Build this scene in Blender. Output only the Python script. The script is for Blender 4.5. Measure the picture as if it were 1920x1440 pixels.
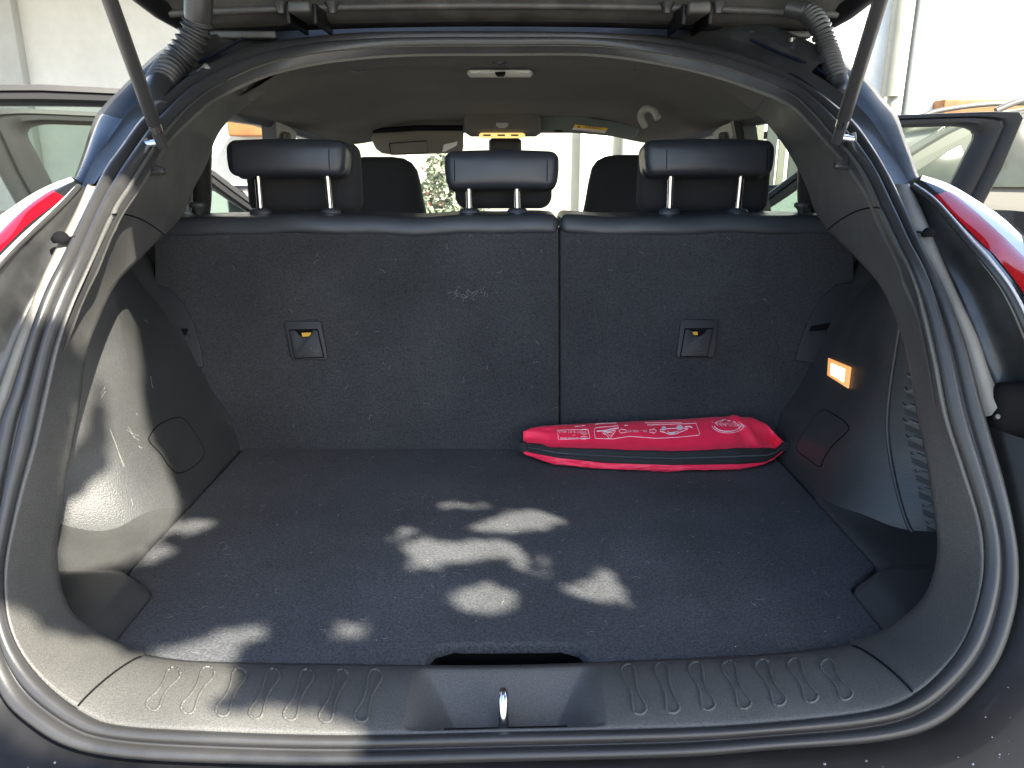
import bpy, bmesh, math, random
import numpy as np
from mathutils import Vector, Matrix, Euler, noise as mnoise
R = math.radians
random.seed(7); np.random.seed(7)
for o in list(bpy.data.objects): bpy.data.objects.remove(o, do_unlink=True)
scene = bpy.context.scene
COL = scene.collection

# ------------------------------------------------------------------ camera
CAM = Vector((0, 0, 1.28)); PITCH = 16.3; YAW = 0.48; FPX = 1440.0
cd = bpy.data.cameras.new('camera'); cam = bpy.data.objects.new('camera', cd); COL.objects.link(cam)
cam.location = CAM; cam.rotation_euler = (R(90 - PITCH), 0, R(-YAW))
cd.sensor_width = 36; cd.lens = 36 * FPX / 1920; cd.clip_start = 0.02; cd.clip_end = 400
scene.camera = cam
RC = Euler((R(90 - PITCH), 0, R(-YAW))).to_matrix()

# ------------------------------------------------------------------ light
TO_SUN = Vector((0.50, -0.61, 0.72)).normalized()
SUN_EL = math.asin(TO_SUN.z)
world = bpy.data.worlds.new('World'); scene.world = world; world.use_nodes = True
wn = world.node_tree; wn.nodes.clear()
wo = wn.nodes.new('ShaderNodeOutputWorld'); wb = wn.nodes.new('ShaderNodeBackground'); sk = wn.nodes.new('ShaderNodeTexSky')
sk.sky_type = 'NISHITA'; sk.sun_disc = False; sk.sun_elevation = SUN_EL
sk.sun_rotation = math.atan2(TO_SUN.x, TO_SUN.y); sk.altitude = 50; sk.dust_density = 1.4
wn.links.new(sk.outputs[0], wb.inputs[0]); wb.inputs[1].default_value = 0.12
wn.links.new(wb.outputs[0], wo.inputs[0])
sd = bpy.data.lights.new('sun', 'SUN'); sd.energy = 5.0; sd.angle = R(0.5); sd.color = (1.0, 0.93, 0.79)
sun = bpy.data.objects.new('sun', sd); COL.objects.link(sun); sun.location = (2, -6, 8)
sun.rotation_euler = (-TO_SUN).to_track_quat('-Z', 'Y').to_euler()
scene.view_settings.view_transform = 'Standard'; scene.view_settings.look = 'None'
scene.view_settings.exposure = 2.32; scene.view_settings.gamma = 1; scene.view_settings.use_curve_mapping = False
scene.cycles.use_denoising = True; scene.cycles.max_bounces = 10; scene.cycles.diffuse_bounces = 5
scene.cycles.transparent_max_bounces = 16; scene.cycles.sample_clamp_indirect = 6.0

# ------------------------------------------------------------------ measuring helpers
def ray(px, py): return RC @ Vector(((px - 960) / FPX, (720 - py) / FPX, -1))
def aty(px, py, Y): d = ray(px, py); return CAM + d * ((Y - CAM.y) / d.y)
def atz(px, py, z): d = ray(px, py); return CAM + d * ((z - CAM.z) / d.z)
def atx(px, py, x): d = ray(px, py); return CAM + d * ((x - CAM.x) / d.x)
def smooth(a, b, x):
    t = min(1, max(0, (x - a) / (b - a))); return t * t * (3 - 2 * t)
def interp(x, xs, ys): return float(np.interp(x, xs, ys))
def catmull(P, n=10, closed=False):
    P = [np.array(p, float) for p in P]; out = []; m = len(P)
    for i in range(m if closed else m - 1):
        if closed: a, b, c, d = P[(i - 1) % m], P[i], P[(i + 1) % m], P[(i + 2) % m]
        else: a, b, c, d = P[max(i - 1, 0)], P[i], P[i + 1], P[min(i + 2, m - 1)]
        for k in range(n):
            t = k / n
            out.append(.5 * ((2 * b) + (c - a) * t + (2 * a - 5 * b + 4 * c - d) * t * t + (3 * b - a - 3 * c + d) * t ** 3))
    if not closed: out.append(P[-1])
    return out
def resample(P, n):
    P = np.array([list(p) for p in P], float); d = np.r_[0, np.cumsum(np.linalg.norm(np.diff(P, axis=0), axis=1))]
    s = np.linspace(0, d[-1], n); return [Vector([np.interp(t, d, P[:, k]) for k in range(3)]) for t in s]
def crv(P, n=40, dens=12): return resample(catmull(P, dens), n)

# ------------------------------------------------------------------ materials
MATS = {}
def mat(name, col, rough=.5, metal=0, spec=.5, bump=None, var=None, coat=0, sheen=0, emit=None, speck=None, rvar=None, ior=None):
    """bump=(scale, strength, dist)  var=(scale, amount)  speck=(scale, threshold, colour)"""
    m = bpy.data.materials.new(name); m.use_nodes = True; nt = m.node_tree; b = nt.nodes['Principled BSDF']
    b.inputs['Base Color'].default_value = (*col, 1); b.inputs['Roughness'].default_value = rough
    b.inputs['Metallic'].default_value = metal; b.inputs['Specular IOR Level'].default_value = spec
    b.inputs['Coat Weight'].default_value = coat; b.inputs['Coat Roughness'].default_value = .04
    b.inputs['Sheen Weight'].default_value = sheen; b.inputs['Sheen Roughness'].default_value = .5
    if emit: b.inputs['Emission Color'].default_value = (*emit[0], 1); b.inputs['Emission Strength'].default_value = emit[1]
    tc = nt.nodes.new('ShaderNodeTexCoord')
    def nz(scale, det=3):
        n = nt.nodes.new('ShaderNodeTexNoise'); n.inputs['Scale'].default_value = scale; n.inputs['Detail'].default_value = det
        nt.links.new(tc.outputs['Object'], n.inputs['Vector']); return n
    colsock = None
    if var:
        n = nz(var[0], 4); mx = nt.nodes.new('ShaderNodeMix'); mx.data_type = 'RGBA'
        mx.inputs[6].default_value = (*[c * (1 - var[1]) for c in col], 1); mx.inputs[7].default_value = (*[min(1, c * (1 + var[1])) for c in col], 1)
        rp = nt.nodes.new('ShaderNodeMapRange'); rp.inputs[1].default_value = .3; rp.inputs[2].default_value = .7
        nt.links.new(n.outputs[0], rp.inputs[0]); nt.links.new(rp.outputs[0], mx.inputs[0]); colsock = mx.outputs[2]
        if len(var) > 2:
            n2 = nz(var[2], 3); mx2 = nt.nodes.new('ShaderNodeMix'); mx2.data_type = 'RGBA'; mx2.blend_type = 'MULTIPLY'; mx2.inputs[0].default_value = 1
            rp2 = nt.nodes.new('ShaderNodeMapRange'); rp2.inputs[1].default_value = .25; rp2.inputs[2].default_value = .75
            rp2.inputs[3].default_value = 1 - var[3]; rp2.inputs[4].default_value = 1 + var[3]
            nt.links.new(n2.outputs[0], rp2.inputs[0]); nt.links.new(colsock, mx2.inputs[6]); nt.links.new(rp2.outputs[0], mx2.inputs[7]); colsock = mx2.outputs[2]
    if speck:
        n = nz(speck[0], 2); rp = nt.nodes.new('ShaderNodeMapRange'); rp.inputs[1].default_value = speck[1]; rp.inputs[2].default_value = speck[1] + .08
        nt.links.new(n.outputs[0], rp.inputs[0]); mx = nt.nodes.new('ShaderNodeMix'); mx.data_type = 'RGBA'
        mx.inputs[7].default_value = (*speck[2], 1); nt.links.new(rp.outputs[0], mx.inputs[0])
        if colsock: nt.links.new(colsock, mx.inputs[6])
        else: mx.inputs[6].default_value = (*col, 1)
        colsock = mx.outputs[2]
    if colsock: nt.links.new(colsock, b.inputs['Base Color'])
    if rvar:
        n = nz(rvar[0], 4); rp = nt.nodes.new('ShaderNodeMapRange'); rp.inputs[1].default_value = .3; rp.inputs[2].default_value = .7
        rp.inputs[3].default_value = max(0, rough - rvar[1]); rp.inputs[4].default_value = min(1, rough + rvar[1])
        nt.links.new(n.outputs[0], rp.inputs[0]); nt.links.new(rp.outputs[0], b.inputs['Roughness'])
    if bump:
        n = nz(bump[0], 3); bp = nt.nodes.new('ShaderNodeBump'); bp.inputs['Strength'].default_value = bump[1]; bp.inputs['Distance'].default_value = bump[2]
        nt.links.new(n.outputs[0], bp.inputs['Height']); nt.links.new(bp.outputs[0], b.inputs['Normal'])
    MATS[name] = m; return m
def glass_mat(name, tint, refl=.008, rough=.01):
    m = bpy.data.materials.new(name); m.use_nodes = True; nt = m.node_tree; nt.nodes.clear()
    o = nt.nodes.new('ShaderNodeOutputMaterial'); t = nt.nodes.new('ShaderNodeBsdfTransparent'); g = nt.nodes.new('ShaderNodeBsdfGlossy')
    t.inputs[0].default_value = (*tint, 1); g.inputs['Roughness'].default_value = rough
    lw = nt.nodes.new('ShaderNodeLayerWeight'); lw.inputs[0].default_value = .5; pw = nt.nodes.new('ShaderNodeMath'); pw.operation = 'POWER'; pw.inputs[1].default_value = 4
    f = nt.nodes.new('ShaderNodeMath'); f.operation = 'MULTIPLY_ADD'; f.inputs[1].default_value = .6; f.inputs[2].default_value = refl; mx = nt.nodes.new('ShaderNodeMixShader')
    nt.links.new(lw.outputs['Facing'], pw.inputs[0]); nt.links.new(pw.outputs[0], f.inputs[0]); nt.links.new(f.outputs[0], mx.inputs[0]); nt.links.new(t.outputs[0], mx.inputs[1]); nt.links.new(g.outputs[0], mx.inputs[2]); nt.links.new(mx.outputs[0], o.inputs[0])
    MATS[name] = m; return m
mat('carpet', (.062, .065, .071), .95, spec=.08, sheen=.05, bump=(420, .9, .002), var=(360, .42, 7, .22), speck=(420, .735, (.17, .18, .20)))
mat('seat_carpet', (.037, .039, .043), .95, spec=.15, sheen=.2, bump=(380, .9, .002), var=(330, .36, 6, .22), speck=(380, .74, (.12, .14, .17)))
mat('plastic', (.080, .079, .075), .46, spec=.45, bump=(760, .6, .0009), var=(680, .26, 10, .16), rvar=(14, .06))
mat('side_plastic', (.046, .047, .047), .38, spec=.42, bump=(560, .5, .0008), var=(480, .18, 9, .20), rvar=(9, .08))
mat('smooth_plastic', (.05, .052, .055), .42, spec=.5, bump=(1500, .2, .0003))
mat('dark_gap', (.006, .006, .007), .9, spec=.1)
mat('rubber', (.030, .030, .031), .37, spec=.5, bump=(260, .12, .0008), rvar=(20, .08), var=(10, .10))
mat('door_black', (.014, .014, .015), .45, spec=.3)
mat('paint', (.007, .007, .008), .42, spec=.18, coat=.05, bump=(9, .04, .003), rvar=(12, .08), var=(20, .3))
mat('paint_lit_blue', (.006, .009, .020), .22, spec=.26, coat=.10, rvar=(6, .06))  # bluer copy of the body paint, reflected sky put into its colour
mat('tailgate_metal', (.055, .054, .050), .42, spec=.4, var=(14, .35, 60, .2), bump=(40, .12, .002))
mat('bezel', (.022, .024, .028), .55, spec=.4, bump=(900, .3, .0005))
mat('gutter', (.030, .031, .032), .38, spec=.5, coat=.3, var=(14, .45, 60, .2), bump=(40, .15, .002))
mat('flange', (.17, .165, .15), .5, spec=.4, var=(12, .25), bump=(60, .1, .001))
mat('headliner', (.120, .117, .106), .98, spec=.04, sheen=.03, bump=(900, .6, .001), var=(500, .18, 4, .08))
mat('leather', (.026, .029, .036), .40, spec=.5, bump=(420, .35, .0009), rvar=(30, .06))
mat('vinyl', (.037, .042, .050), .42, spec=.5, bump=(520, .3, .0008), rvar=(30, .06))
mat('front_fabric', (.026, .026, .028), .9, spec=.12, sheen=.05, bump=(900, .5, .001))
mat('perforated', (.12, .13, .15), .5, speck=(400, .5, (.01, .01, .01)))
mat('chrome', (.82, .82, .83), .12, metal=1)
mat('steel', (.62, .60, .56), .22, metal=1, bump=(200, .1, .0006))
mat('brass', (.55, .38, .14), .35, metal=1)
mat('strut_black', (.035, .035, .037), .35, spec=.5, bump=(300, .08, .0004))
mat('red_nylon', (.93, .022, .080), .42, spec=.45, sheen=.1, bump=(1600, .25, .0005), var=(9, .10, 60, .05))
mat('zip_tape', (.016, .017, .019), .8, bump=(1200, .6, .0008))
mat('zip_teeth', (.10, .11, .12), .45)
mat('print', (.80, .62, .66), .6)
mat('lens_red', (.36, .003, .010), .12, spec=.5, coat=1.0, bump=(60, .06, .001), var=(30, .2))
mat('lens_clear', (.62, .62, .60), .10, spec=.6, coat=1.0, var=(30, .12))
mat('lamp_black', (.014, .016, .018), .2, spec=.5, coat=.7)
mat('visor', (.16, .15, .13), .9, bump=(600, .3, .0006))
mat('visor_grey', (.11, .13, .12), .85, bump=(600, .3, .0006))
mat('label_yellow', (.75, .48, .03), .6)
mat('label_white', (.72, .70, .68), .6)
mat('label_ink', (.05, .04, .04), .7)
mat('label_red', (.45, .12, .16), .7)
mat('yellow_tag', (.60, .34, .02), .6)
mat('dome_lens', (.62, .62, .56), .35)
mat('handle_grey', (.33, .33, .29), .5)
mat('lamp_lens', (.9, .6, .3), .3, emit=((1.0, .42, .10), .16))
mat('lamp_core', (1, .8, .5), .3, emit=((1.0, .70, .36), 1.3))
mat('map_lamp', (.9, .7, .3), .3, emit=((1.0, .62, .20), .22))
mat('lint', (.36, .37, .37), .9)
mat('scuff', (.15, .15, .14), .8)
mat('water', (.10, .11, .12), .03, spec=.8, coat=1)
mat('white_wall', (.80, .80, .77), .9, var=(2.2, .05, 14, .04), bump=(30, .2, .01))
mat('grey_wall', (.26, .27, .265), .9, var=(1.4, .08, 9, .05), bump=(30, .2, .01))
mat('house_wall', (.40, .405, .39), .9, var=(1.1, .07, 12, .04), bump=(30, .2, .01))
mat('cream_wall', (.40, .385, .31), .9, var=(1.5, .08, 9, .05), bump=(30, .2, .01))
mat('terracotta', (.16, .05, .02), .8, var=(6, .2))
mat('timber', (.20, .085, .025), .7, var=(9, .2))
mat('pipe', (.14, .15, .15), .5, var=(4, .1))
mat('pale_pipe', (.20, .20, .165), .5, var=(4, .1))
mat('fence_pale', (.17, .165, .13), .8, var=(3, .12))
mat('fence_grey', (.045, .052, .045), .7, var=(3, .15))
mat('leaf', (.055, .10, .030), .6, var=(5, .3), spec=.3)
mat('leaf_light', (.20, .23, .16), .6, var=(5, .3), spec=.3)
mat('petal', (.25, .03, .03), .6)
mat('bark', (.13, .10, .07), .9, bump=(30, .8, .02), var=(12, .3))
mat('ground', (.30, .29, .27), .95, var=(1.2, .12, 30, .15), bump=(80, .4, .01))
mat('suv_paint', (.060, .058, .046), .4, spec=.3, coat=.05, var=(2, .05))
mat('suv_trim', (.03, .03, .03), .5)
mat('suv_glass', (.030, .034, .026), .10, spec=.35, var=(3, .4))
mat('suv_rail', (.12, .12, .11), .35, metal=.5)
mat('tyre', (.02, .02, .02), .8)
mat('mirror_glass', (.75, .78, .76), .03, metal=1)
mat('insulation', (.22, .21, .19), .95, bump=(80, .8, .01))
glass_mat('window_glass', (.66, .74, .69)); glass_mat('windscreen_glass', (.90, .93, .90))
M = MATS

# ------------------------------------------------------------------ object helpers
def link(o, parent=None):
    COL.objects.link(o)
    if parent is not None:
        o.parent = parent
        o.matrix_parent_inverse = Matrix.Translation(-parent.location) if parent.type == 'EMPTY' else Matrix.Identity(4)
    return o
def tag(o, label=None, cat=None, group=None, kind=None):
    if label: o['label'] = label
    if cat: o['category'] = cat
    if group: o['group'] = group
    if kind: o['kind'] = kind
    return o
def thing(name, loc, label, cat, group=None):
    o = bpy.data.objects.new(name, None); o.location = loc; o.empty_display_size = .1; COL.objects.link(o)
    return tag(o, label, cat, group)
def mesh(name, V, F, m, parent=None, sm=True, auto=None):
    me = bpy.data.meshes.new(name); me.from_pydata([tuple(v) for v in V], [], F); me.update()
    if m: me.materials.append(M[m] if isinstance(m, str) else m)
    if sm:
        me.polygons.foreach_set('use_smooth', [True] * len(me.polygons))
        if auto: me.set_sharp_from_angle(angle=R(auto))
    return link(bpy.data.objects.new(name, me), parent)
def bmo(name, bm, m, parent=None, sm=True, auto=40, recalc=True):
    if recalc: bmesh.ops.recalc_face_normals(bm, faces=bm.faces)
    me = bpy.data.meshes.new(name); bm.to_mesh(me); bm.free()
    me.materials.append(M[m])
    if sm:
        me.polygons.foreach_set('use_smooth', [True] * len(me.polygons))
        if auto: me.set_sharp_from_angle(angle=R(auto))
    return link(bpy.data.objects.new(name, me), parent)
def loft(name, rails, m, parent=None, closed=False, sm=True, auto=None, flip=False, thick=0, capring=False):
    n = len(rails[0]); V = [v for r in rails for v in r]; F = []
    k = len(rails)
    for i in range(k if capring else k - 1):
        for j in range(n if closed else n - 1):
            a, b = i * n + j, i * n + (j + 1) % n; c, d = ((i + 1) % k) * n + (j + 1) % n, ((i + 1) % k) * n + j
            F.append((a, d, c, b) if flip else (a, b, c, d))
    o = mesh(name, V, F, m, parent, sm, auto)
    if thick:
        s = o.modifiers.new('thickness', 'SOLIDIFY'); s.thickness = thick; s.offset = -1
    return o
def tube_geo(P, r, n=10, caps=True):
    P = [Vector(p) for p in P]; V = []; F = []; up = None
    rs = r if isinstance(r, (list, tuple)) else [r] * len(P)
    for i, p in enumerate(P):
        t = (P[min(i + 1, len(P) - 1)] - P[max(i - 1, 0)]).normalized()
        if up is None: up = Vector((0, 0, 1)) if abs(t.z) < .9 else Vector((1, 0, 0))
        s = t.cross(up).normalized(); up = s.cross(t).normalized()
        for k in range(n):
            a = 2 * math.pi * k / n; V.append(p + (s * math.cos(a) + up * math.sin(a)) * rs[i])
    for i in range(len(P) - 1):
        for k in range(n):
            F.append((i * n + k, i * n + (k + 1) % n, (i + 1) * n + (k + 1) % n, (i + 1) * n + k))
    if caps: F.append(tuple(range(n))[::-1]); F.append(tuple((len(P) - 1) * n + k for k in range(n)))
    return V, F
def tube(name, P, r, m, parent=None, n=10, auto=50):
    V, F = tube_geo(P, r, n); return mesh(name, V, F, m, parent, True, auto)
def join_geo(parts):
    V, F = [], []
    for v, f in parts:
        o = len(V); V += list(v); F += [tuple(i + o for i in q) for q in f]
    return V, F
def box_bm(size, bevel=0, seg=3, bm=None):
    bm = bm or bmesh.new()
    g = bmesh.ops.create_cube(bm, size=1)
    for v in g['verts']: v.co = Vector((v.co.x * size[0], v.co.y * size[1], v.co.z * size[2]))
    if bevel: bmesh.ops.bevel(bm, geom=list(bm.edges), offset=bevel, segments=seg, profile=.5, affect='EDGES')
    return bm
def rbox(name, c, size, m, parent=None, bevel=.004, seg=3, rot=None, fn=None, cuts=0):
    bm = box_bm(size, 0)
    if cuts: bmesh.ops.subdivide_edges(bm, edges=list(bm.edges), cuts=cuts, use_grid_fill=True)
    if bevel:
        ed = [e for e in bm.edges if len(e.link_faces) == 2 and e.calc_face_angle(0) > .5]
        bmesh.ops.bevel(bm, geom=ed, offset=bevel, segments=seg, profile=.5, affect='EDGES')
    mt = Matrix.Translation(Vector(c)) @ (rot.to_matrix().to_4x4() if rot else Matrix.Identity(4))
    for v in bm.verts:
        if fn: v.co = fn(v.co)
        v.co = mt @ v.co
    return bmo(name, bm, m, parent)
def gbox(name, c, size, r, m, parent=None, n=(24, 10, 12), fn=None):
    """box with truly rounded edges, evenly gridded so that it can be puffed or bent by fn"""
    h = [s / 2 for s in size]; V = []; F = []; idx = {}
    def P(k, n_): return .5 - .5 * math.cos(math.pi * k / n_)
    def vid(q):
        key = tuple(round(x, 6) for x in q)
        if key not in idx: idx[key] = len(V); V.append(Vector(q))
        return idx[key]
    for ax in range(3):
        u, v = [a for a in range(3) if a != ax]
        for sd_ in (-1, 1):
            for i in range(n[u]):
                for j in range(n[v]):
                    f = []
                    for a, b in ((i, j), (i + 1, j), (i + 1, j + 1), (i, j + 1)):
                        q = [0, 0, 0]; q[ax] = sd_ * h[ax]; q[u] = (2 * P(a, n[u]) - 1) * h[u]; q[v] = (2 * P(b, n[v]) - 1) * h[v]; f.append(vid(q))
                    F.append(tuple(f))
    out = []
    for p in V:
        inn = Vector([max(-(h[k] - r), min(h[k] - r, p[k])) for k in range(3)]); d = p - inn
        q = inn + d.normalized() * r if d.length > 1e-9 else p
        if fn: q = fn(q)
        out.append(q + Vector(c))
    bm = bmesh.new(); bv = [bm.verts.new(p) for p in out]
    for f in F:
        try: bm.faces.new([bv[i] for i in f])
        except ValueError: pass
    return bmo(name, bm, m, parent, auto=None)
def plate(name, pts, d, m, parent=None, bevel=.001, seg=2):
    """solid from a closed 3-D polygon, pushed along vector d"""
    bm = bmesh.new(); vs = [bm.verts.new(Vector(p)) for p in pts]; f = bm.faces.new(vs)
    e = bmesh.ops.extrude_face_region(bm, geom=[f]); vv = [g for g in e['geom'] if isinstance(g, bmesh.types.BMVert)]
    for v in vv: v.co += Vector(d)
    bmesh.ops.recalc_face_normals(bm, faces=bm.faces)
    if bevel:
        ed = [x for x in bm.edges if len(x.link_faces) == 2 and x.calc_face_angle(0) > 1.0]
        bmesh.ops.bevel(bm, geom=ed, offset=bevel, segments=seg, profile=.5, affect='EDGES', clamp_overlap=True)
    return bmo(name, bm, m, parent, auto=35)
def superloft(name, secs, m, parent=None, n=32):
    """secs: (z, cx, cy, hx, hy, exponent), closed top and bottom"""
    V = []; F = []
    for (z, cx, cy, hx, hy, e) in secs:
        for k in range(n):
            a = 2 * math.pi * k / n; c, s = math.cos(a), math.sin(a)
            V.append((cx + hx * math.copysign(abs(c) ** (2 / e), c), cy + hy * math.copysign(abs(s) ** (2 / e), s), z))
    for i in range(len(secs) - 1):
        for k in range(n): F.append((i * n + k, i * n + (k + 1) % n, (i + 1) * n + (k + 1) % n, (i + 1) * n + k))
    F.append(tuple(range(n))[::-1]); F.append(tuple((len(secs) - 1) * n + k for k in range(n)))
    return mesh(name, V, F, m, parent, True, 60)
def text_geo(s, size=1.0):
    cu = bpy.data.curves.new('t', 'FONT'); cu.body = s; cu.size = size; cu.align_x = 'CENTER'; cu.align_y = 'CENTER'
    o = bpy.data.objects.new('t', cu); COL.objects.link(o); bpy.context.view_layer.update()
    me = bpy.data.meshes.new_from_object(o.evaluated_get(bpy.context.evaluated_depsgraph_get()))
    V = [v.co.copy() for v in me.vertices]; F = [tuple(p.vertices) for p in me.polygons]
    bpy.data.objects.remove(o); bpy.data.curves.remove(cu); bpy.data.meshes.remove(me)
    return V, F
def at_angle_pts(n, f): return [f(2 * math.pi * k / n) for k in range(n)]

car = thing('car', (0, 2.0, 0), 'black hatchback seen through its open tailgate into the empty cargo area', 'car')

# ================================================================== THE TAILGATE OPENING (rails measured on the photograph, each with its own depth)
YK = [-100, 60, 83, 130, 200, 300, 400, 500, 600, 800, 1050, 1300, 1372, 1430, 1500]
YV = [1.45, 1.425, 1.40, 1.27, 1.13, .99, .89, .81, .77, .72, .66, .60, .580, .565, .55]
def yr(py): return interp(py, YK, YV)
S_R = [(945, 83), (1121, 84), (1251, 99), (1347, 120), (1428, 147), (1485, 172), (1523, 205), (1556, 241), (1600, 289), (1630, 333), (1655, 387),
       (1690, 460), (1712, 505), (1733, 563), (1757, 663), (1780, 780), (1807, 866), (1837, 965), (1847, 1030), (1842, 1100), (1813, 1193), (1763, 1260),
       (1697, 1311), (1613, 1335), (1447, 1353), (1280, 1363), (945, 1371)]
S_L = [(633, 1377), (333, 1367), (213, 1357), (163, 1339), (110, 1303), (67, 1262), (33, 1215), (12, 1160), (5, 1093), (8, 1043), (22, 970), (37, 907), (57, 833),
       (80, 730), (100, 647), (127, 570), (167, 482), (207, 393), (238, 345), (270, 296), (310, 240), (360, 190), (405, 158), (480, 123), (555, 103), (640, 91), (760, 84)]
O_R = [(945, 60), (1100, 62), (1200, 67), (1290, 80), (1380, 103), (1460, 133), (1520, 166), (1568, 200), (1607, 235), (1640, 283), (1670, 335), (1696, 388), (1735, 475),
       (1780, 563), (1813, 647), (1840, 747), (1860, 815), (1883, 897), (1901, 975), (1912, 1060), (1905, 1150), (1873, 1243), (1813, 1320), (1747, 1368), (1647, 1393),
       (1447, 1408), (1280, 1421), (945, 1430)]
O_L = [(640, 1437), (433, 1434), (233, 1424), (120, 1400), (40, 1350), (0, 1305), (-22, 1240), (-33, 1150), (-34, 1050), (-28, 950), (-15, 850), (0, 783), (20, 735), (50, 640), (83, 549),
       (117, 482), (160, 393), (193, 322), (222, 281), (257, 232), (293, 197), (333, 159), (377, 129), (433, 100), (480, 86), (561, 73), (670, 63), (800, 60)]
A_RING = [(945, 121, 1.60), (1100, 124, 1.60), (1250, 136, 1.57), (1341, 160, 1.53), (1405, 199, 1.48), (1435, 226, 1.45), (1464, 262, 1.40), (1490, 305, 1.36), (1513, 353, 1.32), (1530, 400, 1.28),
          (1558, 437, 1.20), (1600, 478, 1.07), (1650, 535, .955), (1680, 597, .885), (1706, 680, .83), (1722, 780, .79), (1740, 860, .755), (1755, 960, .735), (1763, 1027, .72), (1757, 1077, .712),
          (1737, 1127, .706), (1697, 1167, .70), (1650, 1195, .694), (1560, 1219, .683), (1413, 1234, .674), (1280, 1240, .671), (945, 1252, .668),
          (600, 1250, .668), (400, 1246, .671), (320, 1241, .675), (253, 1228, .683), (187, 1199, .694), (133, 1160, .70), (108, 1103, .71), (102, 1027, .72), (112, 960, .735), (117, 913, .745), (130, 847, .757), (147, 753, .79),
          (158, 675, .825), (176, 620, .865), (213, 540, .945), (258, 490, 1.05), (300, 447, 1.17), (325, 425, 1.24), (344, 400, 1.28), (362, 356, 1.32), (385, 312, 1.36), (402, 262, 1.40), (425, 228, 1.44), (474, 188, 1.48), (525, 161, 1.53), (606, 138, 1.57), (760, 124, 1.60)]
CX, CY, NST = 945, 690, 420
TH = np.linspace(-math.pi, math.pi, NST, endpoint=False)
def rail(ctrl, withY=False):
    d = np.array([list(p) if withY else [p[0], p[1], yr(p[1])] for p in ctrl], float)
    q = np.array(catmull(d, 14, True)); th = np.arctan2(q[:, 0] - CX, -(q[:, 1] - CY)); k = np.argsort(th)
    th, q = th[k], q[k]
    return np.stack([np.interp(TH, th, q[:, i], period=2 * math.pi) for i in range(3)], 1)
rS, rO, rA = rail(S_R + S_L), rail(O_R + O_L), rail(A_RING, True)
def pts(r): return [aty(*p) for p in r]
PS, PO, PA = pts(rS), pts(rO), pts(rA)
CEN = Vector((0, .95, 1.08))
def lerp(P, Q, t): return [a.lerp(b, t) for a, b in zip(P, Q)]
def normals(P):   # rearward-facing normal of the opening band at each station
    out = []
    for i in range(NST):
        t = (P[(i + 1) % NST] - P[i - 1]).normalized(); w = (PO[i] - PS[i]).normalized(); n = t.cross(w).normalized()
        if n.dot(Vector((0, -1, .25))) < 0: n = -n
        out.append(n)
    return out
NR = normals(PS)
def off(P, d): return [p + n * d for p, n in zip(P, NR)]
def pushy(P, dy): return [p + Vector((0, dy, 0)) for p in P]
def outw(P, d):
    o = []
    for p in P:
        w = p - CEN; w.y = 0; o.append(p + w.normalized() * d)
    return o

# rubber weatherstrip: bulb, crease, outer lip
ws = [off(lerp(PS, PO, -.04), -.016), off(lerp(PS, PO, .00), -.004), off(lerp(PS, PO, .06), .003), off(lerp(PS, PO, .16), .0065), off(lerp(PS, PO, .28), .0072), off(lerp(PS, PO, .38), .0045), off(lerp(PS, PO, .45), -.001),
      off(lerp(PS, PO, .50), -.0045), off(lerp(PS, PO, .55), -.001), off(lerp(PS, PO, .64), .0042), off(lerp(PS, PO, .78), .0056), off(lerp(PS, PO, .90), .0040), off(lerp(PS, PO, .97), .000), off(PO, -.006), off(PO, -.022)]
loft('weatherstrip', ws, 'rubber', car, closed=True, flip=True)

# interior trim between the weatherstrip and the cargo area, split into sill and pillar/header pieces at the seams
def th_of(px, py): return math.atan2(px - CX, -(py - CY))
INW = [(a_ - b_).normalized() for a_, b_ in zip(PS, PO)]
LIP = [PS[i] + INW[i] * (.006 * (1 - smooth(1.65, 2.25, abs(TH[i])))) + NR[i] * .0003 for i in range(NST)]
def trim_pt(i, t):
    s = LIP[i]; a = PA[i]; L = (a - s).length
    return s.lerp(a, t) + NR[i] * (math.sin(math.pi * t) ** .85 * min(.012, L * .09))
def trim_rails(idx, k=14):
    rr = [[PS[i] + NR[i] * -.022 for i in idx], [PS[i] + NR[i] * -.0015 for i in idx]]
    rr += [[trim_pt(i, j / k) for i in idx] for j in range(k + 1)]
    e = []; e2 = []
    for i in idx:   # edge rolls over and returns forward / outward
        w = PA[i] - CEN; w.y = 0; w.normalize()
        k_ = smooth(.75, 1.05, abs(TH[i])); e.append(PA[i] + Vector((0, .012, 0)) + w * (.001 + .003 * k_)); e2.append(PA[i] + Vector((0, .060 - .015 * k_, 0)) + w * (.014 + .030 * k_))
    return rr + [e, e2]
tSL = th_of(207, 1285); tSR = th_of(1657, 1260)
idx_sill = [i for i in range(NST) if TH[i] > tSR] + [i for i in range(NST) if TH[i] < tSL]
tPL, tPR = th_of(430, 150), th_of(1470, 165)
tBL, tBR = th_of(200, 396), th_of(1645, 392)
def rng(a, b): return [i for i in range(NST) if a < TH[i] < b]
def seamed(idx): return idx
def ix_of(t): return int(round((t + math.pi) / (2 * math.pi) * NST)) % NST
iSL, iSR, iPL, iPR, iBL, iBR = [ix_of(t) for t in (tSL, tSR, tPL, tPR, tBL, tBR)]
def span(a, b): return list(range(a, b + 1)) if a <= b else list(range(a, NST)) + list(range(0, b + 1))
idx_sill = span(iSR, iSL)
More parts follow.
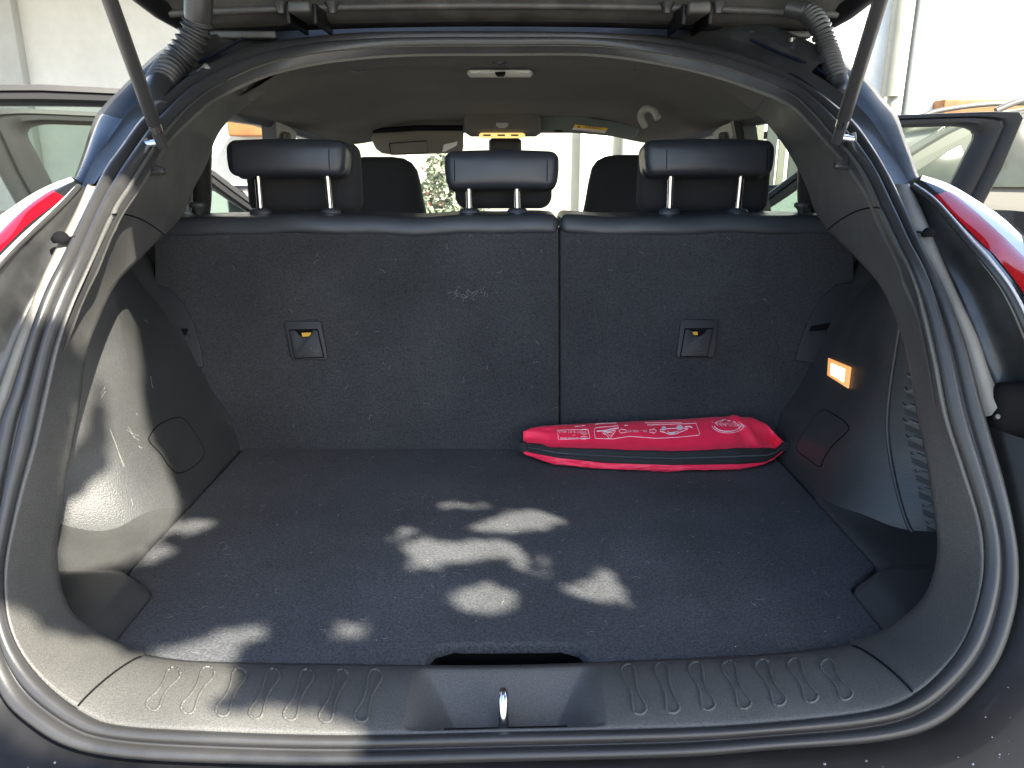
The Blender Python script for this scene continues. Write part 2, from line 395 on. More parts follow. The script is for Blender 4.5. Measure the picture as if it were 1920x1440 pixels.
pil = [('pillar_trim', span(iBR, iSR), 'plastic', 'lower grey plastic trim along the shaded tailgate opening'),
       ('pillar_trim', span(iPR, iBR), 'plastic', 'upper grey plastic pillar trim beside the cargo lamp side'),
       ('pillar_trim', span(iSL, iBL), 'plastic', 'lower grey plastic trim along the sunlit tailgate opening'),
       ('pillar_trim', span(iBL, iPL), 'plastic', 'upper grey plastic pillar trim above the sunlit trim'),
       ('header_trim', span(iPL, iPR), 'headliner', None)]
for nm, ix, mm, lab in pil:
    rr = trim_rails(ix)
    if nm == 'pillar_trim':      # edges of each piece tuck in a little at the seams
        for r in rr:
            for e in (0, -1): r[e] = r[e] + NR[ix[e]] * -.0012
    o = loft(nm, rr, mm, car)
    if lab: o['label'] = lab
for i in (iBL, iBR): tube('trim_seam', [trim_pt(i, j / 14) + NR[i] * -.0004 for j in range(15)], .0011, 'dark_gap', car, 6)

# sill trim with the striker recess sculpted in
def sill_pt(i, t):
    s = PS[i] + NR[i] * -.001; a = PA[i]; p = s.lerp(a, t)
    p = p + Vector((0, -.2, 1)).normalized() * (.0065 * math.sin(math.pi * min(1, t * 1.02)) ** .55)
    return p
for i in (iSL, iSR): tube('trim_seam', [sill_pt(i, t) + Vector((0, -.0006, .0010)) for t in np.linspace(.02, 1, 20)], .0010, 'dark_gap', car, 6)
rows = 44; sidx = idx_sill
def dense(idx, m):   # interpolate extra stations
    o = []
    for a, b in zip(idx[:-1], idx[1:]):
        for k in range(m): o.append((a, b, k / m))
    o.append((idx[-1], idx[-1], 0)); return o
DS = dense(sidx, 4)
SILL = []
for j in range(rows + 1):
    t = j / rows; row = []
    for a, b, f in DS:
        p = sill_pt(a, t).lerp(sill_pt(b, t), f)
        hw = max(.042, .0205 + .0603 * t); fo = max(.006, .093 - hw)
        q_ = min(1, max(0, (abs(p.x + .001) - hw) / fo)); side = 1 - (q_ * .85 + .15 * q_ * q_ * (3 - 2 * q_))
        prof = min(1, max(0, (.975 - t) / .62))
        
        end = smooth(.02, .10, t)
        p.z -= .048 * side * prof * end
        row.append(p)
    SILL.append(row)
edge = [p + Vector((0, .010, -.004)) for p in SILL[-1]]; edge2 = [p + Vector((0, .014, -.05)) for p in SILL[-1]]
s0 = [p + Vector((0, -.002, -.02)) for p in SILL[0]]
sill = loft('sill_trim', [s0] + SILL + [edge, edge2], 'plastic', car)
sill['label'] = 'grey plastic load sill trim with moulded treads'
def sill_at(px, py):   # surface point of the sill under a pixel
    best = None
    d = ray(px, py).normalized(); A_ = None
    arr = sill_at.arr; v = arr - np.array(CAM); c = np.cross(v, np.array(d)); k = np.argmin((c * c).sum(1))
    t = float((v[k] * np.array(d)).sum()); return CAM + d * t
sill_at.arr = np.array([list(p) for r in SILL for p in r])
# moulded treads: raised dog-bone outlines
def tread(p_top, p_bot, w):
    a, b = np.array(p_top, float), np.array(p_bot, float); d = b - a; L = np.linalg.norm(d); d /= L; n = np.array([-d[1], d[0]])
    loop = []
    prof = [(0.0, 0), (.02, .55), (.06, .9), (.13, 1.0), (.22, .9), (.36, .62), (.5, .55), (.64, .62), (.78, .9), (.87, 1.0), (.94, .9), (.98, .55), (1.0, 0)]
    for s, h in prof: loop.append(a + d * (s * L) + n * (w * h))
    for s, h in prof[-2:0:-1]: loop.append(a + d * (s * L) - n * (w * h))
    return catmull([list(q) for q in loop], 3, True)
TR_L = [((333, 1254), (281, 1330)), ((396, 1252), (347, 1337)), ((455, 1254), (413, 1342)), ((518, 1255), (475, 1347)), ((581, 1256), (540, 1350)), ((645, 1256), (607, 1354)), ((708, 1256), (674, 1353))]
TR_R = [((1174, 1246), (1203, 1339)), ((1237, 1243), (1265, 1337)), ((1300, 1242), (1332, 1331)), ((1362, 1240), (1400, 1328)), ((1424, 1238), (1466, 1322)), ((1484, 1236), (1526, 1316)), ((1545, 1238), (1592, 1310))]
for a, b in TR_L + TR_R:
    lp = tread(a, b, 12.5); P = [sill_at(*q) + Vector((0, -.0002, .0003)) for q in lp]; n = len(P)
    c = sum(P, Vector()) / n
    V, F = tube_geo(P + [P[0]], .0014, 6, False)
    mesh('tread_outline', V, F, 'plastic', sill)
# striker: bent steel loop on a black plate with a brass bush
sp = sill_at(942, 1358)
b0 = Vector((.000, .606, .750))
rbox('striker_plate', b0 + Vector((0, .0, -.006)), (.105, .034, .012), 'smooth_plastic', sill, .004)
st = tube('latch_striker', catmull([b0 + Vector(q) for q in [(-.003, -.014, -.004), (-.003, -.014, .030), (-.003, -.010, .048), (-.003, -.002, .054), (-.003, .006, .048), (-.003, .012, .03), (-.003, .014, -.004)]], 6), .0046, 'chrome', car, 12)
tube('bush', [b0 + Vector((0, 0, -.002)), b0 + Vector((0, 0, .003))], .014, 'dark_gap', st, 20)
tube('washer', [b0 + Vector((-.010, -.004, .001)), b0 + Vector((-.010, -.004, .0045))], .006, 'brass', st, 16)

# painted body channel outside the weatherstrip
Q0 = off(PO, -.012); Q1 = outw(pushy(PO, .035), .004); Q2 = outw(pushy(PO, .045), .035); Q3 = outw(pushy(PO, .02), .07)
loft('body_channel', [Q0, Q1, Q2], 'gutter', car, closed=True, flip=True)
ut = span(ix_of(th_of(385, 124)), ix_of(th_of(1505, 157)))
U3 = [outw(pushy(PO, .055), .060)[i] for i in ut]; U4 = [outw(pushy(PO, .070), .085)[i] for i in ut]
loft('roof_channel', [[Q2[i] for i in ut], [p.lerp(q, .5) + Vector((0, -.006, .004)) for p, q in zip([Q2[i] for i in ut], U3)], U3, [p.lerp(q, .5) + Vector((0, -.008, 0)) for p, q in zip(U3, U4)], U4], 'gutter', car, flip=True)

# ================================================================== LOAD FLOOR
ZF = .78
HN = [(.085, .655), (.085, .692), (.078, .708), (.060, .716), (-.058, .716), (-.076, .708), (-.083, .692), (-.083, .655)]
fl = [(.0, 1.330), (.474, 1.330), (.474, .880), (.470, .872), (.424, .829), (.418, .820), (.418, .662)] + HN + [(-.424, .662), (-.424, .812), (-.430, .822), (-.474, .862), (-.478, .872), (-.474, 1.330)]
bm = bmesh.new()
def inside(p, poly):
    x, y = p; c = False; n = len(poly)
    for i in range(n):
        x1, y1 = poly[i]; x2, y2 = poly[(i + 1) % n]
        if (y1 > y) != (y2 > y) and x < (x2 - x1) * (y - y1) / (y2 - y1) + x1: c = not c
    return c
vs = [bm.verts.new((x, y, ZF)) for x, y in fl]; f = bm.faces.new(vs)
e = bmesh.ops.extrude_face_region(bm, geom=[f]); 
for g in e['geom']:
    if isinstance(g, bmesh.types.BMVert): g.co.z -= .013
bmesh.ops.recalc_face_normals(bm, faces=bm.faces)
ed = [x for x in bm.edges if x.calc_face_angle(0) > 1.0 and all(v.co.z > ZF - .001 for v in x.verts)]
bmesh.ops.bevel(bm, geom=ed, offset=.005, segments=3, profile=.5, affect='EDGES')
bmesh.ops.triangulate(bm, faces=[q for q in bm.faces if len(q.verts) > 4])
floor = bmo('load_floor', bm, 'carpet', car, True, 35); floor['label'] = 'dark carpeted load floor with a hand cutout'
# cutout lip slopes down into a hollow, its shade put in as near-black colour
lip = [[Vector((x, y - .0005, ZF - .012)) for x, y in catmull(HN, 6)], [Vector((x * 1.02, y + .006, ZF - .030)) for x, y in catmull(HN, 6)], [Vector((x * 1.05, y + .03, ZF - .06)) for x, y in catmull(HN, 6)]]
loft('finger_hollow', lip, 'dark_gap', floor)
rbox('under_floor_shade', (0, .95, .715), (1.15, .72, .01), 'dark_gap', car, 0)  # near-black sheet standing in for the shade below the floor
# lint and fluff on the carpet
LV, LF = [], []
def lint_bit(p, n_up, size, hair=False):
    a = random.uniform(0, 6.28); u = Vector((math.cos(a), math.sin(a), 0)); 
    if abs(n_up.z) < .7: u = Vector((math.cos(a), .25 * math.sin(a), math.sin(a)))
    if hair:
        L = random.uniform(.004, .012); v = u.cross(n_up); k = random.uniform(-.003, .003)
        P = [p + u * (L * (t - .5)) + v * (k * math.sin(math.pi * t)) + n_up * .0007 for t in (0, .33, .66, 1)]
        V, F = tube_geo(P, .00013, 3, False)
    else:
        V, F = tube_geo([p - u * size + n_up * size * .7, p + u * size + n_up * size * .7], [size * .8, size * .5], 5)
    o = len(LV); LV.extend(V); LF.extend([tuple(i + o for i in q) for q in F])
for k in range(330):
    x, y = random.uniform(-.46, .46), random.uniform(.67, 1.28)
    if abs(x) > .40 and y < .88: continue
    if inside((x, y), HN): continue
    lint_bit(Vector((x, y, ZF)), Vector((0, 0, 1)), random.choice([.0002, .0003, .0003, .0004, .0006]), random.random() < .30)
tag(mesh('lint', LV, LF, 'lint', floor, False), None, None, None, 'stuff')

# ================================================================== SIDE TRIMS (wheel arch bulge, pocket, ledge)
def side_x(Y, z):
    dz = max(0, z - .78); w = min(1.0, max(0, (Y - 1.05) / .28))
    f1 = .056 * (1 - math.exp(-dz / .10)); f2 = interp(dz, [0, .06, .10, .165, .2, .25, .32, .44], [0, .018, .050, .083, .098, .124, .17, .25])
    wheel = .477 + f1 * (1 - w) + f2 * w + .05 * max(0, z - 1.10)
    pocket = .625 + .01 * math.sin(dz * 8)
    y0 = .935 + .012 * math.sin((z - .80) * 9.5) - .02 * smooth(.90, .79, z) + .03 * smooth(1.06, 1.18, z)
    q = min(1, max(0, (Y - y0) / .155)); s = 1 - (1 - q) ** 2.3; s *= smooth(-.02, .10, q)
    return pocket * (1 - s) + wheel * s
YS = list(np.linspace(.66, 1.42, 77)); ZS = list(np.linspace(.755, 1.22, 60))
SIDE = {}
for sgn, lab in ((-1, 'sunlit dark plastic side trim with a bulging wheel arch'), (1, 'shaded dark plastic side trim with lamp, vent and wheel arch')):
    rr = [[Vector((sgn * side_x(Y, z), Y, z)) for Y in YS] for z in ZS]
    o = loft('side_trim', rr, 'side_plastic', car, flip=(sgn < 0)); o['label'] = lab; SIDE[sgn] = o
def on_side(px, py, sgn, lift=0.0):
    d = ray(px, py); prev = None
    for k in range(1, 400):
        t = .5 + k * .003; p = CAM + d * t / d.length * 1.0
        g = side_x(p.y, p.z) - sgn * p.x
        if g < 0:
            lo_, hi_ = t - .003, t
            for _ in range(9):
                md = (lo_ + hi_) / 2; p = CAM + d * md / d.length
                if side_x(p.y, p.z) - sgn * p.x < 0: hi_ = md
                else: lo_ = md
            n = side_normal(p.y, p.z, sgn); return p + n * lift, n
    return p, Vector((-sgn, 0, 0))
def side_normal(Y, z, sgn):
    e = .004; du = Vector((sgn * (side_x(Y + e, z) - side_x(Y - e, z)), 2 * e, 0)); dv = Vector((sgn * (side_x(Y, z + e) - side_x(Y, z - e)), 0, 2 * e))
    n = du.cross(dv).normalized(); return n if n.x * sgn < 0 else -n
# plastic ledges beside the carpet, moulded in one sweep with a stepped inner edge
for sgn in (-1, 1):
    lx = .424 if sgn < 0 else .418
    def xi(y): return lx + .056 * smooth(.808, .868, y)
    rows_ = []
    for y in np.linspace(.645, 1.075, 60):
        r = []
        for k in range(34):
            t = k / 31 if k > 2 else 0
            x = xi(y) + (.645 - xi(y)) * max(0, (k - 2)) / 31
            z = ZF + .008 + (.055 if sgn < 0 else .026) * smooth(.52, .66, x) ** 1.3 + (.040 if sgn < 0 else .022) * smooth(.95, 1.06, y) * smooth(.478, .53, x) + .012 * smooth(.855, .835, y) * smooth(xi(y) + .004, xi(y) + .022, x)
            z -= .005 * (1 - smooth(0, .009, x - xi(y)))
            if k == 0: z = ZF - .04
            if k == 1: z = ZF - .002
            r.append(Vector((sgn * (x - (.001 if k < 2 else 0)), y, z)))
        rows_.append(r)
    loft('side_ledge', rows_, 'side_plastic', SIDE[sgn], flip=(sgn > 0), auto=60)
# access covers outlined on the arches
def panel_on_side(name, pxs, sgn, lift, m, parent, groove=True):
    loop = catmull([list(p) for p in pxs], 5, True); P = [on_side(x, y, sgn, lift)[0] for x, y in loop]
    c = np.mean(np.array(loop), axis=0); rings = []
    for s in (1.0, .985, .8, .5, .2): rings.append([on_side(c[0] + (x - c[0]) * s, c[1] + (y - c[1]) * s, sgn, -.001 if s == 1.0 else lift)[0] for x, y in loop])
    V = [v for r in rings for v in r] + [on_side(c[0], c[1], sgn, lift)[0]]; n = len(loop); F = []
    for i in range(len(rings) - 1):
        for j in range(n): F.append((i * n + j, i * n + (j + 1) % n, (i + 1) * n + (j + 1) % n, (i + 1) * n + j))
    for j in range(n): F.append(((len(rings) - 1) * n + j, (len(rings) - 1) * n + (j + 1) % n, len(V) - 1))
    bm = bmesh.new(); bv = [bm.verts.new(v) for v in V]
    for f in F: bm.faces.new([bv[i] for i in f])
    o = bmo(name, bm, m, parent, True, 40)
    V, F = tube_geo([on_side(x, y, sgn, .0004)[0] for x, y in loop] + [on_side(*loop[0], sgn, .0004)[0]], .0009, 6, False)
    mesh('cover_gap', V, F, 'dark_gap', parent)
    return o
panel_on_side('access_cover', [(282, 815), (300, 795), (338, 783), (360, 805), (378, 835), (381, 855), (362, 875), (335, 887), (318, 876), (300, 850), (280, 828)], -1, .0012, 'side_plastic', SIDE[-1])
panel_on_side('access_cover', [(1541, 770), (1515, 800), (1497, 830), (1496, 845), (1515, 860), (1538, 875), (1545, 860), (1562, 835), (1590, 808), (1588, 795), (1565, 778)], 1, .0012, 'side_plastic', SIDE[1])
# cargo lamp set into the arch
def quad_on(sgn, c, pxs, lift): return [on_side(c[0] + x, c[1] + y, sgn, lift)[0] for x, y in pxs]
LQ = [(-19, -29), (20, -12), (19, 4), (19, 28), (2, 22), (-21, 4)]
n_ = on_side(1576, 700, 1)[1]
lampP = quad_on(1, (1577, 700), [(-20, -28), (21, -11), (16, 29), (-22, 5)], .0005)
lamp = plate('cargo_lamp', lampP, n_ * .004, 'lamp_lens', SIDE[1], .0012); lamp['label'] = 'lit amber cargo lamp'
plate('bulb', quad_on(1, (1577, 700), [(-13, -17), (-1, -12), (-3, 10), (-14, 4)], .0046), n_ * .001, 'lamp_core', SIDE[1], .0003)
plate('bulb', quad_on(1, (1577, 700), [(2, -11), (13, -6), (10, 18), (0, 12)], .0046), n_ * .001, 'lamp_core', SIDE[1], .0003)
# vent panel in the pocket, with louvres
tube('vent_seam', [on_side(x, y, 1, .001)[0] for x, y in catmull([(1688, 610), (1678, 670), (1668, 740), (1664, 800), (1670, 860), (1685, 930), (1703, 985), (1722, 1008), (1755, 1040)], 8)], .0028, 'smooth_plastic', SIDE[1], 8)
lv = [(1701, 706), (1697, 733), (1693, 762), (1694, 792), (1699, 822), (1706, 855), (1714, 888), (1720, 920), (1727, 952), (1735, 984)]
for (x, y) in lv:
    q = [(x, y - 9), (x + 3, y + 2), (x + 34, y + 15), (x + 34, y + 2), (x + 16, y - 6), (x + 6, y - 2)]
    P = [on_side(a, b, 1, .001)[0] for a, b in q]; n1 = on_side(x, y, 1)[1]
    plate('vent_louvre', P, n1 * .004, 'plastic', SIDE[1], .0008)
    plate('vent_slot', [on_side(a, b, 1, .0006)[0] for a, b in [(x + 3, y + 3), (x + 4, y + 14), (x + 34, y + 26), (x + 34, y + 16)]], n1 * .0006, 'bezel', SIDE[1], 0)
# scuffs on the left arch
SV, SF = [], []
for (x, y, dx, dy) in [(282, 705, 4, 22), (197, 725, -8, 14), (206, 805, 26, 70), (240, 800, 12, 22), (255, 775, 3, 4), (259, 836, 3, 3), (362, 860, 6, 14), (425, 790, 8, 6), (246, 812, 14, 5), (250, 818, 10, 8), (262, 838, 4, 2), (203, 935, 3, 6), (246, 935, 2, 12), (270, 600, 6, 4), (190, 745, 8, -12), (238, 806, 10, 8)]:
    for k in range(3):
        j = lambda: random.uniform(-3, 3)
        P = [on_side(x + dx * t + j() * .4, y + dy * t + j() * .4, -1, .0005)[0] for t in (0, .4, .7, 1)]
        V, F = tube_geo(P, random.choice([.00012, .0002, .0003]), 4, False); o = len(SV); SV += V; SF += [tuple(i + o for i in f) for f in F]
tag(mesh('scuff_marks', SV, SF, 'scuff', SIDE[-1], False), None, None, None, 'stuff')


# ================================================================== REAR SEAT BACKS
LEAN = .285; ZT = 1.160
def seat_y(z): return 1.296 + (z - ZF) * LEAN
SN = Vector((0, -1, LEAN)).normalized()
def on_seat(px, py, lift=0):
    d = ray(px, py); p0 = Vector((0, 1.296, ZF)); t = (p0 - CAM).dot(SN) / d.dot(SN); return CAM + d * t + SN * lift
def lean_fn(cx, z0, z1, d, puff=.006):
    def f(v):   # v in local box coords; -y is the rear face
        z = v.z; y = v.y
        if y < 0:
            y -= puff * (mnoise.noise(Vector((v.x * 5 + cx, z * 6, 1.7))) * .6)
        return Vector((v.x, y + z * LEAN, z))
    return f
XSPL = on_seat(1050, 600).x
SEATS = {}
for nm, xa, xb, lab in (('rear_seat_back', -.632, XSPL - .0022, 'wide carpet backed part of the split rear seat'), ('rear_seat_back', XSPL + .0022, .632, 'narrow carpet backed part of the split rear seat')):
    zc = (ZF - .03 + ZT) / 2; h = ZT - ZF + .03; w = xb - xa
    o = rbox(nm, ((xa + xb) / 2, seat_y(zc) + .05, zc), (w, .10, h), 'seat_carpet', car, .010, 4, fn=lean_fn(xa, 0, 0, 0, .003), cuts=14)
    o['label'] = lab; SEATS[xa < -.3] = o
    # rolled vinyl top
    zc2 = ZT + .006
    def fn(v, xa=xa):
        return Vector((v.x, v.y + v.z * LEAN + .0015 * math.sin(v.x * 31 + 1), v.z + .0022 * math.sin(v.x * 17 + xa * 5) + .0012 * math.sin(v.x * 43)))
    t = gbox('vinyl_top', ((xa + xb) / 2, seat_y(ZT) + .062, zc2), (w + .001, .135, .034), .014, 'vinyl', o, (90, 20, 12), fn)
# sub-parts: stitched perforated patches either side of the split
for a, b, s in ((775, 826, True), (1060, 1105, False)):
    plate('perforated_patch', [on_seat(a, 432, .0015) , on_seat(b, 433, .0015), on_seat(b, 417, .002), on_seat(a, 416, .002)], SN * .0012, 'perforated', SEATS[s], .0004)
# side latch bezels of the seat backs
for s, P in ((True, [(262, 532), (300, 534), (325, 545), (348, 572), (366, 610), (378, 650), (384, 688), (350, 692), (262, 692)]), (False, [(1630, 528), (1590, 530), (1566, 534), (1540, 556), (1520, 588), (1503, 628), (1489, 676), (1530, 682), (1630, 684)])):
    bz = plate('latch_bezel', [on_seat(x, y, .001) for x, y in P], SN * .005, 'bezel', SEATS[s], .0018, 3)
    q = [(322, 618), (356, 616), (352, 630), (330, 634)] if s else [(1518, 612), (1560, 604), (1560, 620), (1514, 622)]
    plate('latch_slot', [on_seat(x, y, .0062) for x, y in q], SN * .0006, 'dark_gap', SEATS[s], 0)
    q = [(330, 632), (358, 628), (358, 636), (334, 640)] if s else [(1516, 622), (1556, 619), (1556, 626), (1518, 628)]
    plate('latch_catch', [on_seat(x, y, .006) for x, y in q], SN * .003, 'bezel', SEATS[s], .0006)
# tether anchor covers with yellow tag behind the finger scoop
def tether(s, fr, dr, scoop, tagq, icon):
    f = plate('tether_bezel', [on_seat(x, y, .0008) for x, y in fr], SN * .005, 'bezel', SEATS[s], .0018, 3)
    plate('tether_recess', [on_seat(x, y, .0060) for x, y in dr], SN * .0004, 'dark_gap', SEATS[s], 0)
    a, b, c, d = dr     # tl, tr, br, bl
    def L(u, v): return ((1 - v) * ((1 - u) * a[0] + u * b[0]) + v * ((1 - u) * d[0] + u * c[0]), (1 - v) * ((1 - u) * a[1] + u * b[1]) + v * ((1 - u) * d[1] + u * c[1]))
    out = [L(.03, .05), L(.20, .05)] + [L(*q) for q in [(.26, .10), (.32, .20), (.42, .28), (.52, .295), (.62, .27), (.72, .19), (.78, .10)]] + [L(.82, .05), L(.97, .05), L(.97, .97), L(.03, .97)]
    plate('tether_flap', [on_seat(x, y, .0064) for x, y in out], SN * .003, 'bezel', SEATS[s], .0009)
    plate('tether_tag', [on_seat(*L(*q), .0066) for q in tagq], SN * .0008, 'yellow_tag', SEATS[s], 0)
    for ic in icon: tube('moulded_mark', [on_seat(*L(u, v), .0096) for u, v in ic], .0005, 'plastic', SEATS[s], 5)
ic = [[(.62, .62), (.70, .70), (.84, .72), (.86, .80)], [(.58, .64), (.66, .76), (.82, .80)], [(.56, .88), (.90, .88)], [(.2, .84), (.32, .86)]]
tether(True, [(534, 606), (538, 602), (600, 602), (604, 608), (616, 672), (612, 675), (552, 675), (547, 672)], [(543, 618), (598, 617), (610, 671), (554, 673)], None, [(.42, .13), (.74, .12), (.70, .25), (.42, .26)], ic)
ic2 = [[(.30, .55), (.42, .47), (.55, .52), (.60, .58)], [(.28, .62), (.24, .72)], [(.60, .72), (.80, .74), (.62, .80), (.55, .82)], [(.48, .86), (.86, .86)], [(.22, .84), (.36, .82)]]
tether(False, [(1275, 603), (1281, 599), (1341, 600), (1346, 603), (1339, 664), (1334, 671), (1271, 671), (1267, 667)], [(1282, 616), (1336, 615), (1325, 669), (1273, 670)], None, [(.20, .13), (.46, .13), (.50, .24), (.26, .25)], ic2)
# seat release knobs at the outer ends of the seat tops
for s, px in ((True, 372), (False, 1502)):
    p = aty(px, 402, 1.47)
    k = superloft('release_knob', [(p.z - .02, p.x, p.y, .006, .006, 2), (p.z + .004, p.x, p.y, .006, .006, 2), (p.z + .010, p.x, p.y, .009, .008, 2), (p.z + .014, p.x, p.y, .014, .011, 2.4), (p.z + .020, p.x, p.y, .0145, .011, 2.4), (p.z + .022, p.x, p.y, .011, .009, 2.4)], 'smooth_plastic', SEATS[s], 20)
# lint on the carpet backs
LV2, LF2 = [], []
for k in range(140):
    x = random.uniform(-.52, .52); z = random.uniform(.80, 1.15); p = Vector((x, seat_y(z), z)) + SN * .0035
    LV.clear(); LF.clear(); lint_bit(p, SN, random.choice([.0002, .0002, .0003]), random.random() < .3)
    o = len(LV2); LV2 += LV; LF2 += [tuple(i + o for i in f) for f in LF]
for k in range(26):
    p = on_seat(random.gauss(875, 22), random.gauss(551, 5), .0035); LV.clear(); LF.clear(); lint_bit(p, SN, .0002, True); o = len(LV2); LV2 += LV; LF2 += [tuple(i + o for i in f) for f in LF]
tag(mesh('seat_lint', LV2, LF2, 'lint', SEATS[True], False), None, None, None, 'stuff')

# ------------------------------------------------------------------ head restraints
YH = 1.475
def headrest(x0, x1, ytop, ybot, posts, pad, lab, seams, YH=YH):
    a, b = aty(x0, ytop, YH - .04), aty(x1, ybot, YH - .04); cx, w = (a.x + b.x) / 2, b.x - a.x; h = a.z - b.z; cz = (a.z + b.z) / 2
    def fn(v):
        t = v.z / h; x = v.x * (1 - .035 * (t < 0) * abs(t) * 2); y = v.y
        y += -.008 * math.cos(v.x / w * math.pi) * max(0, 1 - (2 * t) ** 2 * .6) * (1 if v.y < 0 else 0) + .010 * t
        z = v.z + .003 * math.cos(v.x / w * math.pi) * (1 if t > 0 else .2)
        if v.y > 0 : z += -.006
        return Vector((x, y, z))
    o = gbox('headrest', (cx, YH, cz), (w, .085, h), .0165, 'leather', car, (40, 22, 22), fn)
    o['label'] = lab
    # deep front pad hanging lower
    p0, p1 = pad; pa, pb = aty(p0, ytop + 4, YH + .06), aty(p1, 395, YH + .06); zb = aty(900, pad_bot[0], YH + .06).z
    gbox('front_pad', ((pa.x + pb.x) / 2, YH + .062, (pa.z + zb) / 2), (pb.x - pa.x, .055, pa.z - zb), .024, 'front_fabric', o, (30, 18, 22))
    for q in seams:
        s = (q - cx - 0)
        P = [Vector((q, YH - .0425 - .008 * math.cos((q - cx) / w * math.pi) * (1 - (2 * (t - .5)) ** 2 * .6) + .010 * (t - .5) - .0012 + (.020 * (abs(t - .5) * 2) ** 5), cz + (t - .5) * (h - .004))) for t in np.linspace(0, 1, 11)]
        tube('seam', P, .0007, 'dark_gap', o, 6)
    for q in posts:
        top, bot = aty(q[0], ybot - 6, YH), aty(q[1], 402, YH)
        tube('post', [bot + Vector((0, 0, -.03)), bot, top], .0062, 'chrome', o, 16)
        bot = bot + Vector((0, 0, .008)); superloft('post_guide', [(bot.z - .02, bot.x, bot.y, .019, .014, 2.3), (bot.z - .003, bot.x, bot.y, .020, .015, 2.3), (bot.z + .002, bot.x, bot.y, .017, .012, 2.3), (bot.z + .004, bot.x, bot.y, .010, .010, 2.0)], 'vinyl', o, 24)
    return o
pad_bot = [400]
def X(px, py=300, Y=YH - .042): return aty(px, py, Y).x
headrest(418, 648, 263, 331, ((483, 489), (613, 620)), (458, 681), 'leather headrest above the wide seat part, outermost', [X(436), X(618)])
pad_bot[0] = 391
headrest(832, 1048, 284, 355, ((879, 880), (969, 970)), (852, 1034), 'middle leather headrest, lowest of the three', [X(852), X(1026)])
pad_bot[0] = 400
headrest(1212, 1452, 263, 331, ((1258, 1255), (1390, 1382)), (1199, 1436), 'leather headrest above the narrow seat part', [X(1249), X(1437)])

# ------------------------------------------------------------------ front seats (one-piece backs)
for cx, w, lab, top in ((-.345, .108, 'front seat behind the wide rear seat part', 1.287), (.352, .120, 'front seat behind the narrow rear seat part', 1.292)):
    secs = [(.42, cx, 2.05, .25, .10, 4), (.90, cx, 2.12, .245, .075, 4), (1.02, cx, 2.15, .225, .06, 4), (1.08, cx, 2.16, .18, .055, 3.6), (1.12, cx, 2.165, w + .022, .052, 3.5), (1.17, cx, 2.17, w + .012, .05, 3.5),
            (1.22, cx, 2.175, w + .004, .048, 3.6), (top - .035, cx, 2.178, w - .004, .045, 3.6), (top - .015, cx, 2.18, w - .018, .04, 3.2), (top - .004, cx, 2.18, w - .04, .03, 3), (top, cx, 2.18, w - .07, .015, 2.6)]
    o = superloft('front_seat', secs, 'front_fabric', car, 40); o['label'] = lab
    rbox('seat_cushion', (cx, 2.36, .44), (.48, .50, .14), 'front_fabric', o, .04, 4)
rbox('rear_seat_cushion', (0, 1.66, .62), (1.22, .46, .16), 'front_fabric', car, .05, 4)

# ================================================================== CABIN: headliner, pillars, glass
def roof_z(Y): return interp(Y, [1.3, 1.6, 1.75, 2.0, 2.2, 2.35, 2.5], [1.462, 1.456, 1.460, 1.452, 1.430, 1.395, 1.352])
def roof_hw(Y): return interp(Y, [1.35, 1.5, 1.7, 2.0, 2.25, 2.5], [.50, .525, .54, .54, .525, .485])
def rail_z(Y): return interp(Y, [1.35, 1.5, 1.9, 2.2, 2.5], [1.358, 1.368, 1.366, 1.348, 1.322])
def roof_pt(u, Y, up=0):
    a = abs(u); x = roof_hw(Y) * math.sin(min(1, a) * math.pi / 2) ** 1.0 if False else roof_hw(Y) * a
    z = roof_z(Y) - (roof_z(Y) - rail_z(Y)) * (smooth(.45, 1.0, a) ** 1.25)
    return Vector((math.copysign(x, u), Y, z + up))
YR_ = list(np.linspace(1.40, 2.48, 40)); US = list(np.linspace(-1, 1, 49))
head = loft('headliner', [[roof_pt(u, Y, .010 * smooth(1.60, 1.52, Y)) for u in US] for Y in YR_], 'headliner', car)
